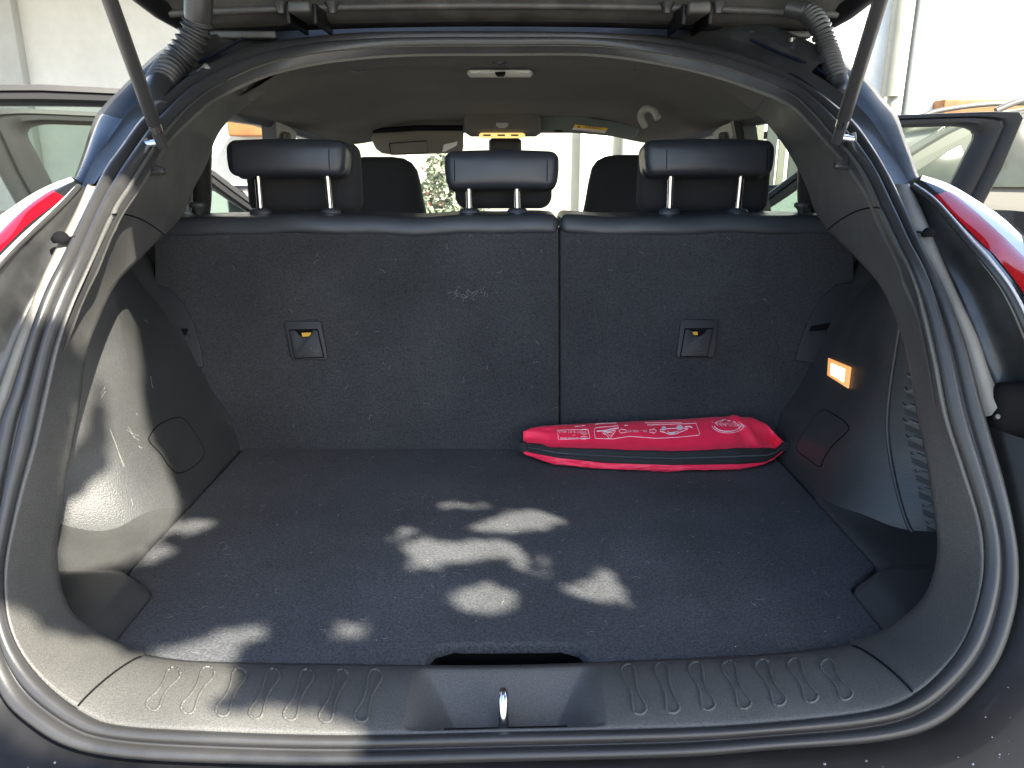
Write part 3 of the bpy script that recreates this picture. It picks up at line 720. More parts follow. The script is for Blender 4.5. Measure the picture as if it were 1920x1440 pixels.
# its edge folds up into the roof rail, outer roof skin above
YO_ = list(np.linspace(1.44, 2.56, 24))
sk_ = [[roof_pt(u, Y, .045) + Vector((math.copysign(.10 * abs(u) ** 3, u), 0, -.018 * abs(u) ** 4 - .02 * smooth(1.56, 1.40, Y))) for u in US] for Y in YO_]
roof = loft('roof_panel', sk_, 'paint', car)
for sgn in (-1, 1):
    loft('roof_rail_trim', [[roof_pt(sgn, Y) for Y in YR_], [roof_pt(sgn, Y) + Vector((sgn * .012, 0, -.012)) for Y in YR_], [roof_pt(sgn, Y) + Vector((sgn * .05, 0, -.010)) for Y in YR_], [roof_pt(sgn, Y) + Vector((sgn * .085, 0, .03)) for Y in YR_]], 'smooth_plastic', car)
    # B pillar with belt guide
    def bp(Y0, Y1, z, x): return [Vector((sgn * x, Y0, z)), Vector((sgn * x, Y1, z)), Vector((sgn * (x + .035), Y1, z)), Vector((sgn * (x + .035), Y0, z))]
    rr = [bp(1.88, 2.12, 1.40, .53), bp(1.93, 2.10, 1.33, .545), bp(1.98, 2.10, 1.24, .575), bp(2.0, 2.12, 1.0, .64), bp(1.96, 2.12, .5, .69)]
    loft('b_pillar', [list(q) for q in rr], 'smooth_plastic', car, closed=True, sm=False)
    rbox('belt_guide', (sgn * .545, 2.0, 1.31), (.02, .05, .07), 'headliner', car, .006)
    # A pillar
    loft('a_pillar', [[Vector((sgn * (x + dx), Y, z + dz)) for dx, dz in ((-.03, .02), (-.035, -.02), (.03, -.03), (.06, .02))] for x, Y, z in ((.49, 2.40, 1.355), (.515, 2.55, 1.30), (.59, 2.85, 1.13), (.66, 3.12, .98))], 'headliner', car, closed=True, sm=False)
    # rear door aperture edge (C pillar) and sill side
    tube('door_seal', catmull([(sgn * .55, 1.50, 1.375), (sgn * .575, 1.52, 1.28), (sgn * .60, 1.55, 1.18), (sgn * .63, 1.50, 1.05), (sgn * .66, 1.42, .9), (sgn * .68, 1.42, .5)], 8), .018, 'rubber', car, 10)
    # quarter panel outside, hidden wheel-arch side
    Pq = [[(.53, 1.25, 1.37), (.54, 1.40, 1.385), (.55, 1.52, 1.39)], [(.575, 1.18, 1.27), (.59, 1.35, 1.27), (.60, 1.54, 1.27)], [(.61, 1.10, 1.19), (.63, 1.3, 1.18), (.64, 1.56, 1.18)], [(.70, 1.05, 1.13), (.75, 1.3, 1.12), (.74, 1.56, 1.10)], [(.74, .98, 1.05), (.80, 1.3, 1.03), (.77, 1.5, 1.0)], [(.76, .90, .8), (.84, 1.25, .75), (.79, 1.46, .8)], [(.76, .80, .45), (.82, 1.2, .40), (.79, 1.46, .42)]]
    loft('quarter_panel', [[Vector((sgn * x, y, z)) for x, y, z in catmull(r, 6)] for r in Pq], 'paint_lit_blue', car, flip=(sgn > 0))
    plate('quarter_trim', [(sgn * .59, 1.50, 1.172), (sgn * .80, 1.50, 1.11), (sgn * .80, 1.50, .45), (sgn * .59, 1.50, .45)], (0, .03, 0), 'bezel', car, .003)
    rbox('side_sill', (sgn * .74, 2.25, .36), (.12, 1.6, .14), 'paint', car, .02)
rbox('floor_pan', (0, 2.2, .33), (1.44, 2.0, .03), 'carpet', car, 0)
rbox('dashboard', (0, 3.02, .88), (1.30, .42, .26), 'smooth_plastic', car, .07, 4)
# windscreen
wsr = []
for t in np.linspace(0, 1, 9):
    wsr.append([Vector((u * (.49 + .20 * t), 2.50 + .72 * t + .05 * (1 - u * u) , 1.355 - .40 * t)) for u in np.linspace(-1, 1, 13)])
loft('windscreen', wsr, 'windscreen_glass', car)
rbox('bonnet', (0, 3.75, .86), (1.44, 1.1, .10), 'paint', car, .05, 4)
# overhead console, lamp, interior mirror
oc = plate('overhead_console', [aty(x, y, 2.38) for x, y in [(872, 232), (880, 214), (1004, 214), (1014, 232), (1013, 252), (1004, 258), (884, 258), (874, 252)]], (0, -.07, .012), 'headliner', car, .012, 4)
ml = plate('map_lamp', [aty(x, y, 2.305) for x, y in [(898, 252), (902, 249), (980, 249), (985, 252), (983, 257), (978, 259), (904, 259), (899, 257)]], (0, .01, 0), 'map_lamp', oc, .001)
for x in (914, 941, 966): plate('switch', [aty(x + a, y, 2.303) for a, y in [(-8, 252), (6, 252), (6, 255), (-8, 255)]], (0, .003, 0), 'dark_gap', oc, 0)
plate('roof_microphone', [aty(x, y, 2.306) for x, y in [(930, 230), (953, 230), (953, 236), (946, 240), (937, 240), (930, 236)]], (0, .004, 0), 'handle_grey', oc, .001)
superloft('interior_mirror', [(1.300, 0, 2.45, .035, .02, 3), (1.308, 0, 2.45, .050, .024, 3), (1.335, 0, 2.45, .050, .024, 3), (1.345, 0, 2.45, .038, .018, 3)], 'bezel', car, 28)
tube('mirror_stem', [(0, 2.46, 1.33), (0, 2.47, 1.37)], .015, 'bezel', car, 14)
# sun visors
vl = plate('sun_visor', [aty(x, y, 2.36) for x, y in [(694, 260), (700, 250), (760, 246), (800, 242), (862, 242), (869, 250), (868, 284), (860, 288), (740, 292), (716, 289), (704, 280)]], (0, .022, .006), 'visor', car, .007, 3); vl['label'] = 'beige sun visor folded down'
plate('vanity_cover', [aty(x, y, 2.357) for x, y in [(730, 269), (800, 264), (802, 287), (733, 290)]], (0, .002, 0), 'visor', vl, .0006)
tube('vanity_rim', [aty(x, y, 2.356) for x, y in [(730, 269), (800, 264), (802, 287), (733, 290), (730, 269)]], .0015, 'dark_gap', vl, 6)
plate('visor_clip', [aty(x, y, 2.355) for x, y in [(829, 285), (832, 271), (858, 265), (856, 273), (835, 284)]], (0, .004, 0), 'label_white', vl, .001)
tube('visor_rod', [aty(700, 246, 2.37), aty(780, 240, 2.36), aty(868, 240, 2.36)], .008, 'dark_gap', vl, 8)
vr = plate('sun_visor', [aty(x, y, 2.34) for x, y in [(1016, 216), (1022, 210), (1060, 213), (1195, 234), (1200, 242), (1193, 258), (1180, 259), (1090, 251), (1020, 247), (1013, 241)]], (0, .022, .004), 'visor_grey', car, .006, 3); vr['label'] = 'grey sun visor folded up with a warning label'
plate('warning_label', [aty(x, y, 2.3385) for x, y in [(1073, 243), (1078, 233.5), (1140, 240), (1134, 250)]], (0, .002, 0), 'label_white', vr, 0)
plate('label_stripe', [aty(x, y, 2.3375) for x, y in [(1075.5, 239), (1078, 233.5), (1140, 240), (1137.3, 245.3)]], (0, .002, 0), 'label_yellow', vr, 0)
V, F = text_geo('AIRBAG', 1.0); 
def lab_map(v, cx=1112, cy=239.5): return aty(cx + v.x * 9.5 + v.y * 1.0, cy + v.x * 1.0 - v.y * 6.0, 2.3365)
mesh('label_lettering', [lab_map(v) for v in V], F, 'label_ink', vr, False)
tri = [(1082, 239.0), (1088, 239.6), (1085.4, 235.2)]
mesh('label_symbol', [aty(x, y, 2.3365) for x, y in tri], [(0, 1, 2)], 'label_ink', vr, False)
mk = []
for x in range(1077, 1133, 5):
    y = 243.2 + (x - 1077) * .075; mk.append(tube_geo([aty(x, y, 2.3366), aty(x + random.uniform(2, 4), y + random.uniform(-.5, .8), 2.3366)], .0009, 4))
V, F = join_geo(mk); mesh('label_print', V, F, 'label_red', vr, False)
plate('visor_slot', [aty(x, y, 2.338) for x, y in [(1036, 246), (1044, 243.5), (1054, 244.5), (1057, 247.5)]], (0, .002, 0), 'dark_gap', vr, 0)
# dome lamp and clips on the headliner
def on_roof(px, py, dz=0):
    d = ray(px, py); 
    for k in range(600):
        p = CAM + d / d.length * (1.2 + k * .003)
        hw = roof_hw(p.y); 
        if p.z + dz > roof_pt(max(-1, min(1, p.x / hw)), p.y).z: return p
    return p
dl = plate('dome_lamp', [on_roof(x, y, .002) for x, y in [(875, 132), (880, 130), (995, 130), (1000, 133), (996, 138), (880, 138)]], (0, 0, -.008), 'dome_lens', car, .003, 3)
plate('dome_switch', [on_roof(x, y, .012) for x, y in [(928, 135), (948, 134), (946, 140), (932, 140)]], (0, 0, -.004), 'dark_gap', dl, .001)
for (x, y) in ((672, 129), (937, 116), (1201, 127)):
    p = aty(x, y, 1.60 if y > 120 else 1.585); 
    superloft('trim_clip', [(p.z - .006, p.x, p.y, .006, .006, 2), (p.z - .004, p.x, p.y, .014, .012, 2), (p.z + .004, p.x, p.y, .014, .012, 2)], 'smooth_plastic', car, 20)
# grab handles
def grab(P, r=.008):
    b = catmull(P, 8); tube('grab_handle', b, r, 'handle_grey', car, 10)
grab([aty(552, 158, 1.85), aty(546, 168, 1.84), aty(540, 176, 1.83), aty(533, 182, 1.82)])
grab([aty(1320, 156, 1.85), aty(1325, 166, 1.84), aty(1332, 174, 1.83), aty(1338, 178, 1.82)])
grab([aty(1209, 236, 2.03), aty(1202, 220, 2.01), aty(1205, 208, 1.99), aty(1215, 203, 1.98), aty(1226, 208, 1.97), aty(1234, 222, 1.96)], .009)
rbox('handle_pocket', aty(1240, 212, 2.26), (.05, .05, .05), 'dark_gap', car, .01)

# ================================================================== TAILGATE overhead, struts, conduits
def tg(u, v, dz=0):   # u across -1..1, v 0 hinge .. 1 free end
    hw = interp(v, [0, .04, .12, .3, .7, 1], [.525, .555, .585, .60, .60, .56])
    if v < .0: hw = .52
    Y = 1.425 - 1.03 * v + .02 * (1 - u * u); z = 1.484 + .38 * v + .02 * math.sin(v * math.pi) + .018 * (1 - u * u) * (1 - v)
    return Vector((u * hw, Y, z + dz))
UU = list(np.linspace(-1, 1, 41)); VV = [0, .015, .03, .05, .08, .11, .15, .2, .3, .45, .6, .8, 1]
tail = loft('tailgate', [[tg(u, v, .05 - .03 * (v == 0)) for u in UU] for v in VV], 'paint', car); tail['label'] = 'raised black tailgate above the opening'
rim = [[tg(u, v) for u in UU] for v in VV]
def inner(u, v):
    p = tg(u, v); e = min(1, (1 - abs(u)) / .10); d = smooth(0, .25, v) 
    p.z += .030 * smooth(.10, .45, (1 - abs(u)) / .5) * smooth(.06, .13, v) - .006 * math.exp(-((v - .035) / .012) ** 2) + .008 * math.exp(-((v - .075) / .012) ** 2)
    return p
loft('tailgate_inner', [[inner(u, v) for u in UU] for v in np.linspace(0, 1, 60)], 'tailgate_metal', tail, flip=True)
for sgn in (-1, 1): tube('tailgate_edge', [tg(sgn, v, .02) for v in np.linspace(0, 1, 24)], .026, 'paint', tail, 12)
tube('tailgate_edge', [tg(u, 0, .012) for u in UU], .014, 'paint', tail, 12)
tube('tailgate_seal_edge', [tg(u * .97, .055, -.002) for u in UU], .006, 'tailgate_metal', tail, 8)
loft('rear_window', [[tg(u, v, .056) for u in np.linspace(-.85, .85, 15)] for v in np.linspace(.12, .62, 8)], 'suv_glass', tail)
for sx, pxs in ((-1, (560, 590)), (1, (1285, 1312))):
    x = aty((pxs[0] + pxs[1]) / 2, 30, 1.36).x
    hb = rbox('hinge', (x, 1.375, 1.508), (.035, .13, .018), 'tailgate_metal', tail, .005)
    for k in (-1, 1):
        rbox('hinge_ear', (x + k * .021, 1.385, 1.500), (.006, .12, .03), 'paint', tail, .002)
        b = aty((pxs[0] + pxs[1]) / 2 + k * 48, 12, 1.33); superloft('bolt', [(b.z - .010, b.x, b.y, .006, .006, 2), (b.z - .003, b.x, b.y, .008, .008, 2), (b.z + .006, b.x, b.y, .013, .013, 2)], 'gutter', tail, 6)
for a, b in ((395, 520), (1400, 1518)):
    A_, B_ = aty(a, 66, 1.41), aty(b, 66, 1.41)
    rbox('ledge_strip', ((A_.x + B_.x) / 2, 1.41, A_.z), (B_.x - A_.x, .02, .012), 'tailgate_metal', tail, .003)
# gas struts
for lab, p_low, p_up in (('gas strut over the sunlit pillar', (302, 268, 1.02), (206, 0, .90)), ('gas strut over the shaded pillar', (1571, 258, 1.02), (1651, 0, .90))):
    a, b = aty(*p_low), aty(*p_up); d = (b - a).normalized(); e = a + d * .56
    o = tube('gas_strut', [a + d * .028, a + d * .030, e - d * .0, e], [.0072, .0082, .0082, .0072], 'strut_black', car, 20); o['label'] = lab
    tube('strut_collar', [a + d * .018, a + d * .030], .0078, 'steel', o, 18)
    tube('strut_socket', [a - d * .006, a + d * .020], .0068, 'strut_black', o, 14)
    sg = -1 if a.x < 0 else 1
    tube('ball_joint', [a, a + Vector((sg * .020, .004, -.002))], .0052, 'chrome', o, 12)
    tube('strut_bracket', catmull([a + Vector((sg * .020, .006, .006)), a + Vector((sg * .022, .004, -.010)), a + Vector((sg * .012, -.004, -.030)), a + Vector((sg * -.002, -.006, -.034)), a + Vector((sg * .018, -.006, -.036)), a + Vector((sg * .034, -.004, -.040))], 6), .0046, 'rubber', o, 10)
# corrugated wiring conduits
def conduit(P, r0, lab, ridges, r1=None):
    c = [Vector(p) for p in catmull(P, 26)]; c = resample(c, 170); rs = []
    for i in range(170):
        t = i / 169; k = smooth(ridges[0] - .03, ridges[0], t) * (1 - smooth(ridges[1], ridges[1] + .03, t))
        rs.append(r0 * (1 + k * .14 * math.sin(t * ridges[2] * 2 * math.pi)))
    o = tube('wiring_conduit', c, rs, 'rubber', car, 20, None); o['label'] = lab
conduit([aty(372, -40, 1.24), aty(372, 10, 1.25), aty(370, 48, 1.26), aty(352, 88, 1.26), aty(325, 122, 1.25), aty(305, 152, 1.22), aty(292, 185, 1.17), aty(300, 214, 1.14)], .0205, 'thick corrugated cable conduit at the sunlit corner', (.22, .68, 24))
conduit([aty(1478, 14, 1.34), aty(1515, 24, 1.32), aty(1538, 52, 1.30), aty(1553, 95, 1.29), aty(1565, 135, 1.27), aty(1577, 170, 1.25), aty(1574, 186, 1.22)], .0150, 'thin corrugated cable conduit at the shaded corner', (.15, .72, 34))
# ================================================================== BODY CORNERS: painted D pillars, channel flanges, tail lamps
def band(name, rails, m, parent=car, n=46, lift=0, **k):
    return loft(name, [crv([aty(*p) for p in r], n) for r in rails], m, parent, **k)
dl_in = [(420, 103, 1.33), (377, 129, 1.275), (333, 159, 1.22), (293, 197, 1.15), (257, 232, 1.10), (222, 281, 1.03), (193, 322, .98), (172, 352, .95)]
dl_mid = [(370, 84, 1.36), (335, 105, 1.33), (290, 140, 1.27), (250, 182, 1.21), (222, 222, 1.15), (196, 262, 1.08), (176, 310, 1.02), (158, 346, .99)]
dl_out = [(345, 66, 1.40), (315, 84, 1.38), (275, 116, 1.33), (232, 160, 1.27), (196, 196, 1.22), (176, 224, 1.17), (156, 285, 1.08), (138, 336, 1.02)]
mir = lambda r, f: [(f(p[0]), p[1], p[2]) for p in r]
dr_in = [(1475, 140, 1.26), (1520, 166, 1.21), (1568, 200, 1.15), (1607, 235, 1.09), (1640, 283, 1.02), (1670, 335, .96), (1680, 352, .94)]
dr_mid = [(1510, 100, 1.33), (1560, 130, 1.28), (1598, 162, 1.24), (1630, 196, 1.19), (1655, 235, 1.13), (1680, 290, 1.05), (1700, 344, .99)]
dr_out = [(1540, 70, 1.40), (1583, 115, 1.34), (1627, 150, 1.29), (1657, 187, 1.24), (1681, 214, 1.19), (1697, 258, 1.11), (1723, 332, 1.02)]
def dpillar(i, m, o, sgn, lab):
    n = 60; I, Mi, O = [crv([aty(*p) for p in r], n) for r in (i, m, o)]
    groove = [a.lerp(b, .5) + Vector((sgn * .004, .018, -.004)) for a, b in zip(I, Mi)]
    back = [p + Vector((sgn * -.012, .03, -.02)) for p in O]
    r = [I, groove, Mi, [a.lerp(b, .6) + Vector((0, -.004, .002)) for a, b in zip(Mi, O)], O, back]
    cut = 34 if sgn < 0 else n
    ob = loft('body_pillar', [q[:cut + 1] for q in r], 'paint', car, flip=(sgn > 0)); ob['label'] = lab
    if sgn < 0: loft('pillar_foot', [q[cut:] for q in r], 'paint_lit_blue', ob, flip=False)  # lower end takes the lit blue copy of the paint
    return ob
dpillar(dl_in, dl_mid, dl_out, -1, 'dark painted body pillar in the sun, lower end tinted sky blue'); dpillar(dr_in, dr_mid, dr_out, 1, 'dark painted body pillar near the downpipe')
# bits in the upper right channel: bolts and sealer
for x, y in ((1484, 74), (1528, 74), (1537, 96)):
    b = aty(x, y, 1.34); superloft('channel_bolt', [(b.z - .004, b.x, b.y, .004, .004, 2), (b.z + .002, b.x, b.y, .006, .006, 2)], 'steel', car, 8)
ins = [tube_geo([aty(358 + k * 5, 136 - k * 5, 1.255) + Vector((0, .012, -.004)), aty(366 + k * 5, 146 - k * 4, 1.25) + Vector((0, .012, 0))], random.uniform(.003, .006), 7) for k in range(5)]
V, F = join_geo(ins); mesh('insulation_foam', V, F, 'insulation', car)
tube('body_seam', crv([aty(1408, 74, 1.37), aty(1450, 94, 1.335), aty(1500, 114, 1.29), aty(1530, 128, 1.27), aty(1552, 142, 1.25)], 30), .0028, 'paint_lit_blue', car, 6)
tube('body_seam', crv([aty(1500, 84, 1.35), aty(1508, 98, 1.335), aty(1528, 114, 1.315), aty(1547, 124, 1.30)], 24), .0024, 'paint_lit_blue', car, 6)
tube('body_seam', crv([aty(455, 72, 1.36), aty(420, 92, 1.33), aty(395, 105, 1.31), aty(372, 118, 1.30)], 24), .0028, 'paint_lit_blue', car, 6)

def lamp_side(sgn, O_, G_, H_, R1, R2, W, lab):
    n = 50
    o, g, h, r1, r2, w = [crv([aty(*p) for p in q], n) for q in (O_, G_, H_, R1, R2, W)]
    fl = loft('body_flange', [[p + Vector((0, .012, 0)) for p in o], [a.lerp(b, .25) for a, b in zip(o, g)], [a.lerp(b, .7) + Vector((0, -.002, 0)) for a, b in zip(o, g)], g, [p + Vector((0, .02, 0)) for p in g]], 'flange', car, flip=(sgn < 0))
    ch = loft('lamp_channel', [g, [a.lerp(b, .15) + Vector((0, .03, 0)) for a, b in zip(g, h)], [a.lerp(b, .55) + Vector((0, .045, 0)) for a, b in zip(g, h)], [a.lerp(b, .9) + Vector((0, .035, 0)) for a, b in zip(g, h)], [p + Vector((0, .004, 0)) for p in h]], 'gutter', car, flip=(sgn < 0))
    L = loft('tail_lamp', [[p + Vector((0, .03, 0)) for p in h], h, [a.lerp(b, .45) + Vector((0, -.004, 0)) for a, b in zip(h, r1)], r1], 'lamp_black', car, flip=(sgn < 0)); L['label'] = lab
    tube('lamp_edge', [a.lerp(b, .12) + Vector((0, -.004, 0)) for a, b in zip(h, r1)], .0034, 'rubber', L, 8)
    tube('lamp_edge', [a.lerp(b, .40) + Vector((0, -.005, 0)) for a, b in zip(h, r1)], .0022, 'lens_clear', L, 8)
    k0 = 7
    loft('red_lens', [[p + Vector((0, -.002, 0)) for p in r1[k0:]], [a.lerp(b, .5) + Vector((0, -.008, .002)) for a, b in zip(r1, r2)][k0:], [p + Vector((0, -.004, .001)) for p in r2[k0:]]], 'lens_red', L, flip=(sgn < 0))
    loft('lamp_cap', [[p + Vector((0, -.002, 0)) for p in r1[:k0 + 1]], [a.lerp(b, .5) + Vector((0, -.008, .002)) for a, b in zip(r1, r2)][:k0 + 1], [p + Vector((0, -.004, .001)) for p in r2[:k0 + 1]], [a.lerp(b, .5) for a, b in zip(r2, w)][:k0 + 1]], 'lamp_black', L, flip=(sgn < 0))
    loft('clear_lens', [[p + Vector((0, -.004, .001)) for p in r2], [a.lerp(b, .5) + Vector((sgn * .002, -.004, .004)) for a, b in zip(r2, w)], w, [p + Vector((sgn * .01, .05, -.012)) for p in w], [p + Vector((sgn * .02, .10, -.05)) for p in w]], 'lens_clear', L, flip=(sgn < 0))
lamp_side(-1, [(172, 350, .95), (160, 393, .905), (117, 482, .83), (83, 549, .80), (50, 640, .765), (20, 735, .745), (-15, 850, .715)],
          [(164, 345, .955), (138, 400, .905), (97, 480, .835), (66, 549, .805), (30, 640, .77), (2, 720, .75), (-32, 830, .72)],
          [(152, 350, .95), (120, 385, .90), (60, 442, .83), (18, 484, .79), (-25, 535, .76), (-70, 610, .735), (-130, 720, .71)],
          [(146, 346, .955), (110, 378, .90), (60, 416, .84), (22, 452, .80), (-10, 485, .775), (-60, 545, .745), (-125, 640, .72)],
          [(143, 340, .96), (96, 360, .915), (50, 393, .86), (2, 438, .815), (-25, 465, .79), (-75, 525, .76), (-140, 610, .73)],
          [(139, 334, .99), (100, 349, .955), (60, 367, .92), (0, 402, .87), (-40, 428, .84), (-100, 475, .80), (-160, 540, .77)], 'red and clear tail lamp on the sunlit side')
lamp_side(1, [(1680, 345, .95), (1696, 388, .905), (1735, 475, .835), (1780, 563, .79), (1813, 647, .765), (1840, 747, .74), (1852, 790, .73)],
          [(1706, 345, .955), (1728, 392, .91), (1764, 480, .84), (1797, 555, .80), (1833, 632, .775), (1858, 705, .755), (1880, 745, .745)],
          [(1707, 350, .95), (1742, 375, .91), (1775, 411, .87), (1808, 452, .83), (1842, 492, .80), (1884, 550, .775), (1925, 640, .75), (1960, 740, .735)],
          [(1714, 342, .96), (1748, 364, .92), (1790, 407, .875), (1840, 457, .835), (1868, 484, .81), (1920, 553, .78), (1962, 640, .755), (1995, 720, .74)],
          [(1722, 338, .965), (1768, 354, .935), (1815, 389, .895), (1862, 431, .855), (1907, 474, .825), (1960, 535, .79), (2000, 600, .765), (2030, 680, .75)],
          [(1724, 332, .99), (1775, 349, .97), (1830, 375, .94), (1880, 405, .91), (1925, 442, .88), (1980, 495, .84), (2030, 560, .80), (2070, 640, .78)], 'red and clear tail lamp on the shaded side')
# small fixings in the channels
def fixing(c, s=1.0):
    k = superloft('lamp_fixing', [(c.z - .004 * s, c.x, c.y, .008 * s, .007 * s, 2.2), (c.z, c.x, c.y, .010 * s, .009 * s, 2.2), (c.z + .006 * s, c.x, c.y, .006 * s, .006 * s, 2.2), (c.z + .008 * s, c.x, c.y, .003 * s, .003 * s, 2)], 'dark_gap', car, 14)
    tube('fixing_tail', [c, c + Vector((.016 * s * (1 if c.x < 0 else -1), 0, .002))], .0014, 'dark_gap', k, 6)
fixing(aty(114, 448, .845)); fixing(aty(1741, 438, .855), .8)
rbox('bump_stop', aty(1912, 770, .748), (.07, .03, .06), 'dark_gap', car, .014, 4)
b = aty(1866, 782, .735); tube('bump_stop_screw', [b, b + Vector((0, -.004, .002))], .0026, 'gutter', car, 10)
# ------------------------------------------------------------------ bumper and lower body round the opening
idxb = [i for i in range(NST) if abs(TH[i]) > 1.68]
idxb = [i for i in idxb if TH[i] > 0] + [i for i in idxb if TH[i] < 0]
def bump_rails():
    R0, R1, R2, R3, R4 = [], [], [], [], []
    for i in idxb:
        o = PO[i]; w = o - CEN; w.y = 0; w.normalize()
        R0.append(o + Vector((0, .05, 0)) + w * .004)
        R1.append(o + Vector((0, .016, -.004)) + w * .010)
        R2.append(o + Vector((0, .004, -.006)) + w * .020)
        R3.append(o + Vector((0, -.035, -.012)) + w * .075)
        R4.append(o + Vector((0, -.03, -.06)) + w * .13)
    return [R0, R1, R2, R3, R4]
low = loft('tailgate_frame', bump_rails(), 'paint', car, flip=False)
# bumper top: broad rounded shelf with two moulded lips
bx = np.linspace(-.86, .86, 61)
def bedge(x, y0, z0): return Vector((x, y0 + .34 * (abs(x) / .86) ** 2.6, z0 + .10 * (abs(x) / .86) ** 3))
brs = [(.60, .690), (.565, .722), (.552, .728), (.546, .722), (.535, .726), (.520, .730), (.508, .727), (.48, .722), (.45, .705), (.43, .67), (.42, .58), (.43, .40)]
bum = loft('bumper', [[bedge(x, y, z) for x in bx] for y, z in brs], 'paint', car, flip=True)
# rain drops on the painted corners
DV, DF = [], []
def drop(p, n, r):
    t = n.cross(Vector((.3, .9, .2))).normalized(); s = n.cross(t); V = []; F = []
    for a_, h in ((1, 0), (.86, .34), (.5, .55)):
        for k in range(9):
            q = 2 * math.pi * k / 9; V.append(p + (t * math.cos(q) + s * math.sin(q)) * r * a_ + n * r * h)
    V.append(p + n * r * .62)
    for i in range(2):
        for k in range(9): F.append((i * 9 + k, i * 9 + (k + 1) % 9, (i + 1) * 9 + (k + 1) % 9, (i + 1) * 9 + k))
    for k in range(9): F.append((18 + k, 18 + (k + 1) % 9, 27))
    o = len(DV); DV.extend(V); DF.extend([tuple(i + o for i in f) for f in F])
br = bump_rails()
for k in range(300):
    j = random.randrange(len(idxb) - 1); t = random.random(); a, b, c = br[2][j], br[3][j], br[2][j + 1]
    nn = (c - a).cross(b - a).normalized(); nn = nn if nn.dot(Vector((0, -.6, .8))) > 0 else -nn
    if (a - CEN).x ** 2 > .05 and a.z < .90: drop(a.lerp(b, t) + (c - a) * random.random(), nn, random.choice([.0005, .0007, .0009, .0012, .0016]))
tag(mesh('rain_drops', DV, DF, 'water', low), None, None, None, 'stuff')

# ================================================================== DOORS
def door(name, hinge, ang, sgn, outline, win, lab, thick=.045, frame_m='door_black', lean=0):
    hv = Vector(hinge); ud = Vector((sgn * math.sin(R(ang)), -math.cos(R(ang)), 0)); nd = Vector((-sgn * math.cos(R(ang)), -math.sin(R(ang)), 0))   # nd: inner face direction
    def W(u, z, d=0): return hv + ud * u + Vector((-sgn * lean * max(0, z - .95), 0, z)) + nd * d
    root = None
    O = [np.array(p) for p in outline]; I = catmull([list(p) for p in win], 6, True)
    # upper frame: resample outer polyline against the window loop by angle
    c = np.mean(np.array(I), axis=0)
    zb = min(p[1] for p in win)
    n = 120
    def radial(P, th):
        P = np.array(P); best = None; d = np.array([math.cos(th), math.sin(th)])
        for i in range(len(P)):
            a, b = P[i] - c, P[(i + 1) % len(P)] - c; e = b - a; den = d[0] * e[1] - d[1] * e[0]
            if abs(den) < 1e-9: continue
            t = (a[0] * e[1] - a[1] * e[0]) / den; s = (a[0] * d[1] - a[1] * d[0]) / den
            if t > 0 and -1e-6 <= s <= 1 + 1e-6: best = t if best is None else min(best, t)
        return c + d * (best or .01)
    ths = np.linspace(0, 2 * math.pi, n, endpoint=False)
    oo = [radial([list(p) for p in outline], t) for t in ths]; ii = [radial(I, t) for t in ths]
    def ringp(f, d): return [W(*(a * (1 - f) + b * f), d) for a, b in zip(ii, oo)]
    rails = [ringp(0, 0), ringp(0, thick * .7), ringp(.15, thick * .75), ringp(.3, thick), ringp(.55, thick), ringp(.62, thick * .8), ringp(.7, thick * .95), ringp(.96, thick * .9), ringp(1, thick * .6), ringp(1, 0)]
    root = loft(name, rails, frame_m, car, closed=True, capring=True, auto=40); root['label'] = lab
    loft('window_pane', [[W(*(c + (p - c) * s), thick * .35) for p in np.array(ii)] for s in (1.02, .5, .01)], 'window_glass', root, closed=True)
    return root, W
fr_out = [(0, .35), (0, 1.03), (.06, 1.05), (.47, 1.395), (.55, 1.425), (.86, 1.432), (.97, 1.430), (.93, 1.25), (.865, 1.05), (.86, .35)]
fr_win = [(.14, 1.055), (.30, 1.18), (.47, 1.335), (.55, 1.378), (.70, 1.386), (.79, 1.384), (.83, 1.36), (.815, 1.30), (.775, 1.18), (.73, 1.07), (.70, 1.045), (.45, 1.045), (.22, 1.045)]
rr_out = [(0, .35), (0, 1.40), (.02, 1.43), (.30, 1.436), (.55, 1.425), (.72, 1.38), (.80, 1.25), (.80, 1.0), (.68, .75), (.60, .35)]
rr_win = [(.05, 1.06), (.05, 1.25), (.06, 1.37), (.09, 1.39), (.30, 1.392), (.50, 1.38), (.60, 1.33), (.66, 1.2), (.66, 1.08), (.60, 1.05), (.3, 1.045), (.1, 1.045)]
rc_out = [(0, .35), (0, 1.40), (.02, 1.42), (.30, 1.425), (.40, 1.41), (.44, 1.3), (.46, 1.0), (.44, .75), (.40, .35)]
rc_win = [(.05, 1.06), (.05, 1.25), (.06, 1.36), (.09, 1.38), (.25, 1.382), (.35, 1.37), (.38, 1.3), (.40, 1.2), (.40, 1.08), (.36, 1.05), (.2, 1.045), (.1, 1.045)]
d1, W1 = door('front_door', (.79, 2.98, 0), 71, 1, fr_out, fr_win, 'open front door in front of the grey parked car')
d2, W2 = door('front_door', (-.79, 2.98, 0), 60, -1, fr_out, fr_win, 'open front door behind the open rear door')
d3, W3 = door('rear_door', (-.74, 1.93, 0), 66, -1, rr_out, rr_win, 'open rear door beside the sunlit body pillar')
d4, W4 = door('rear_door', (.70, 1.93, 0), 3, 1, rc_out, rc_win, 'closed rear door', lean=.30)
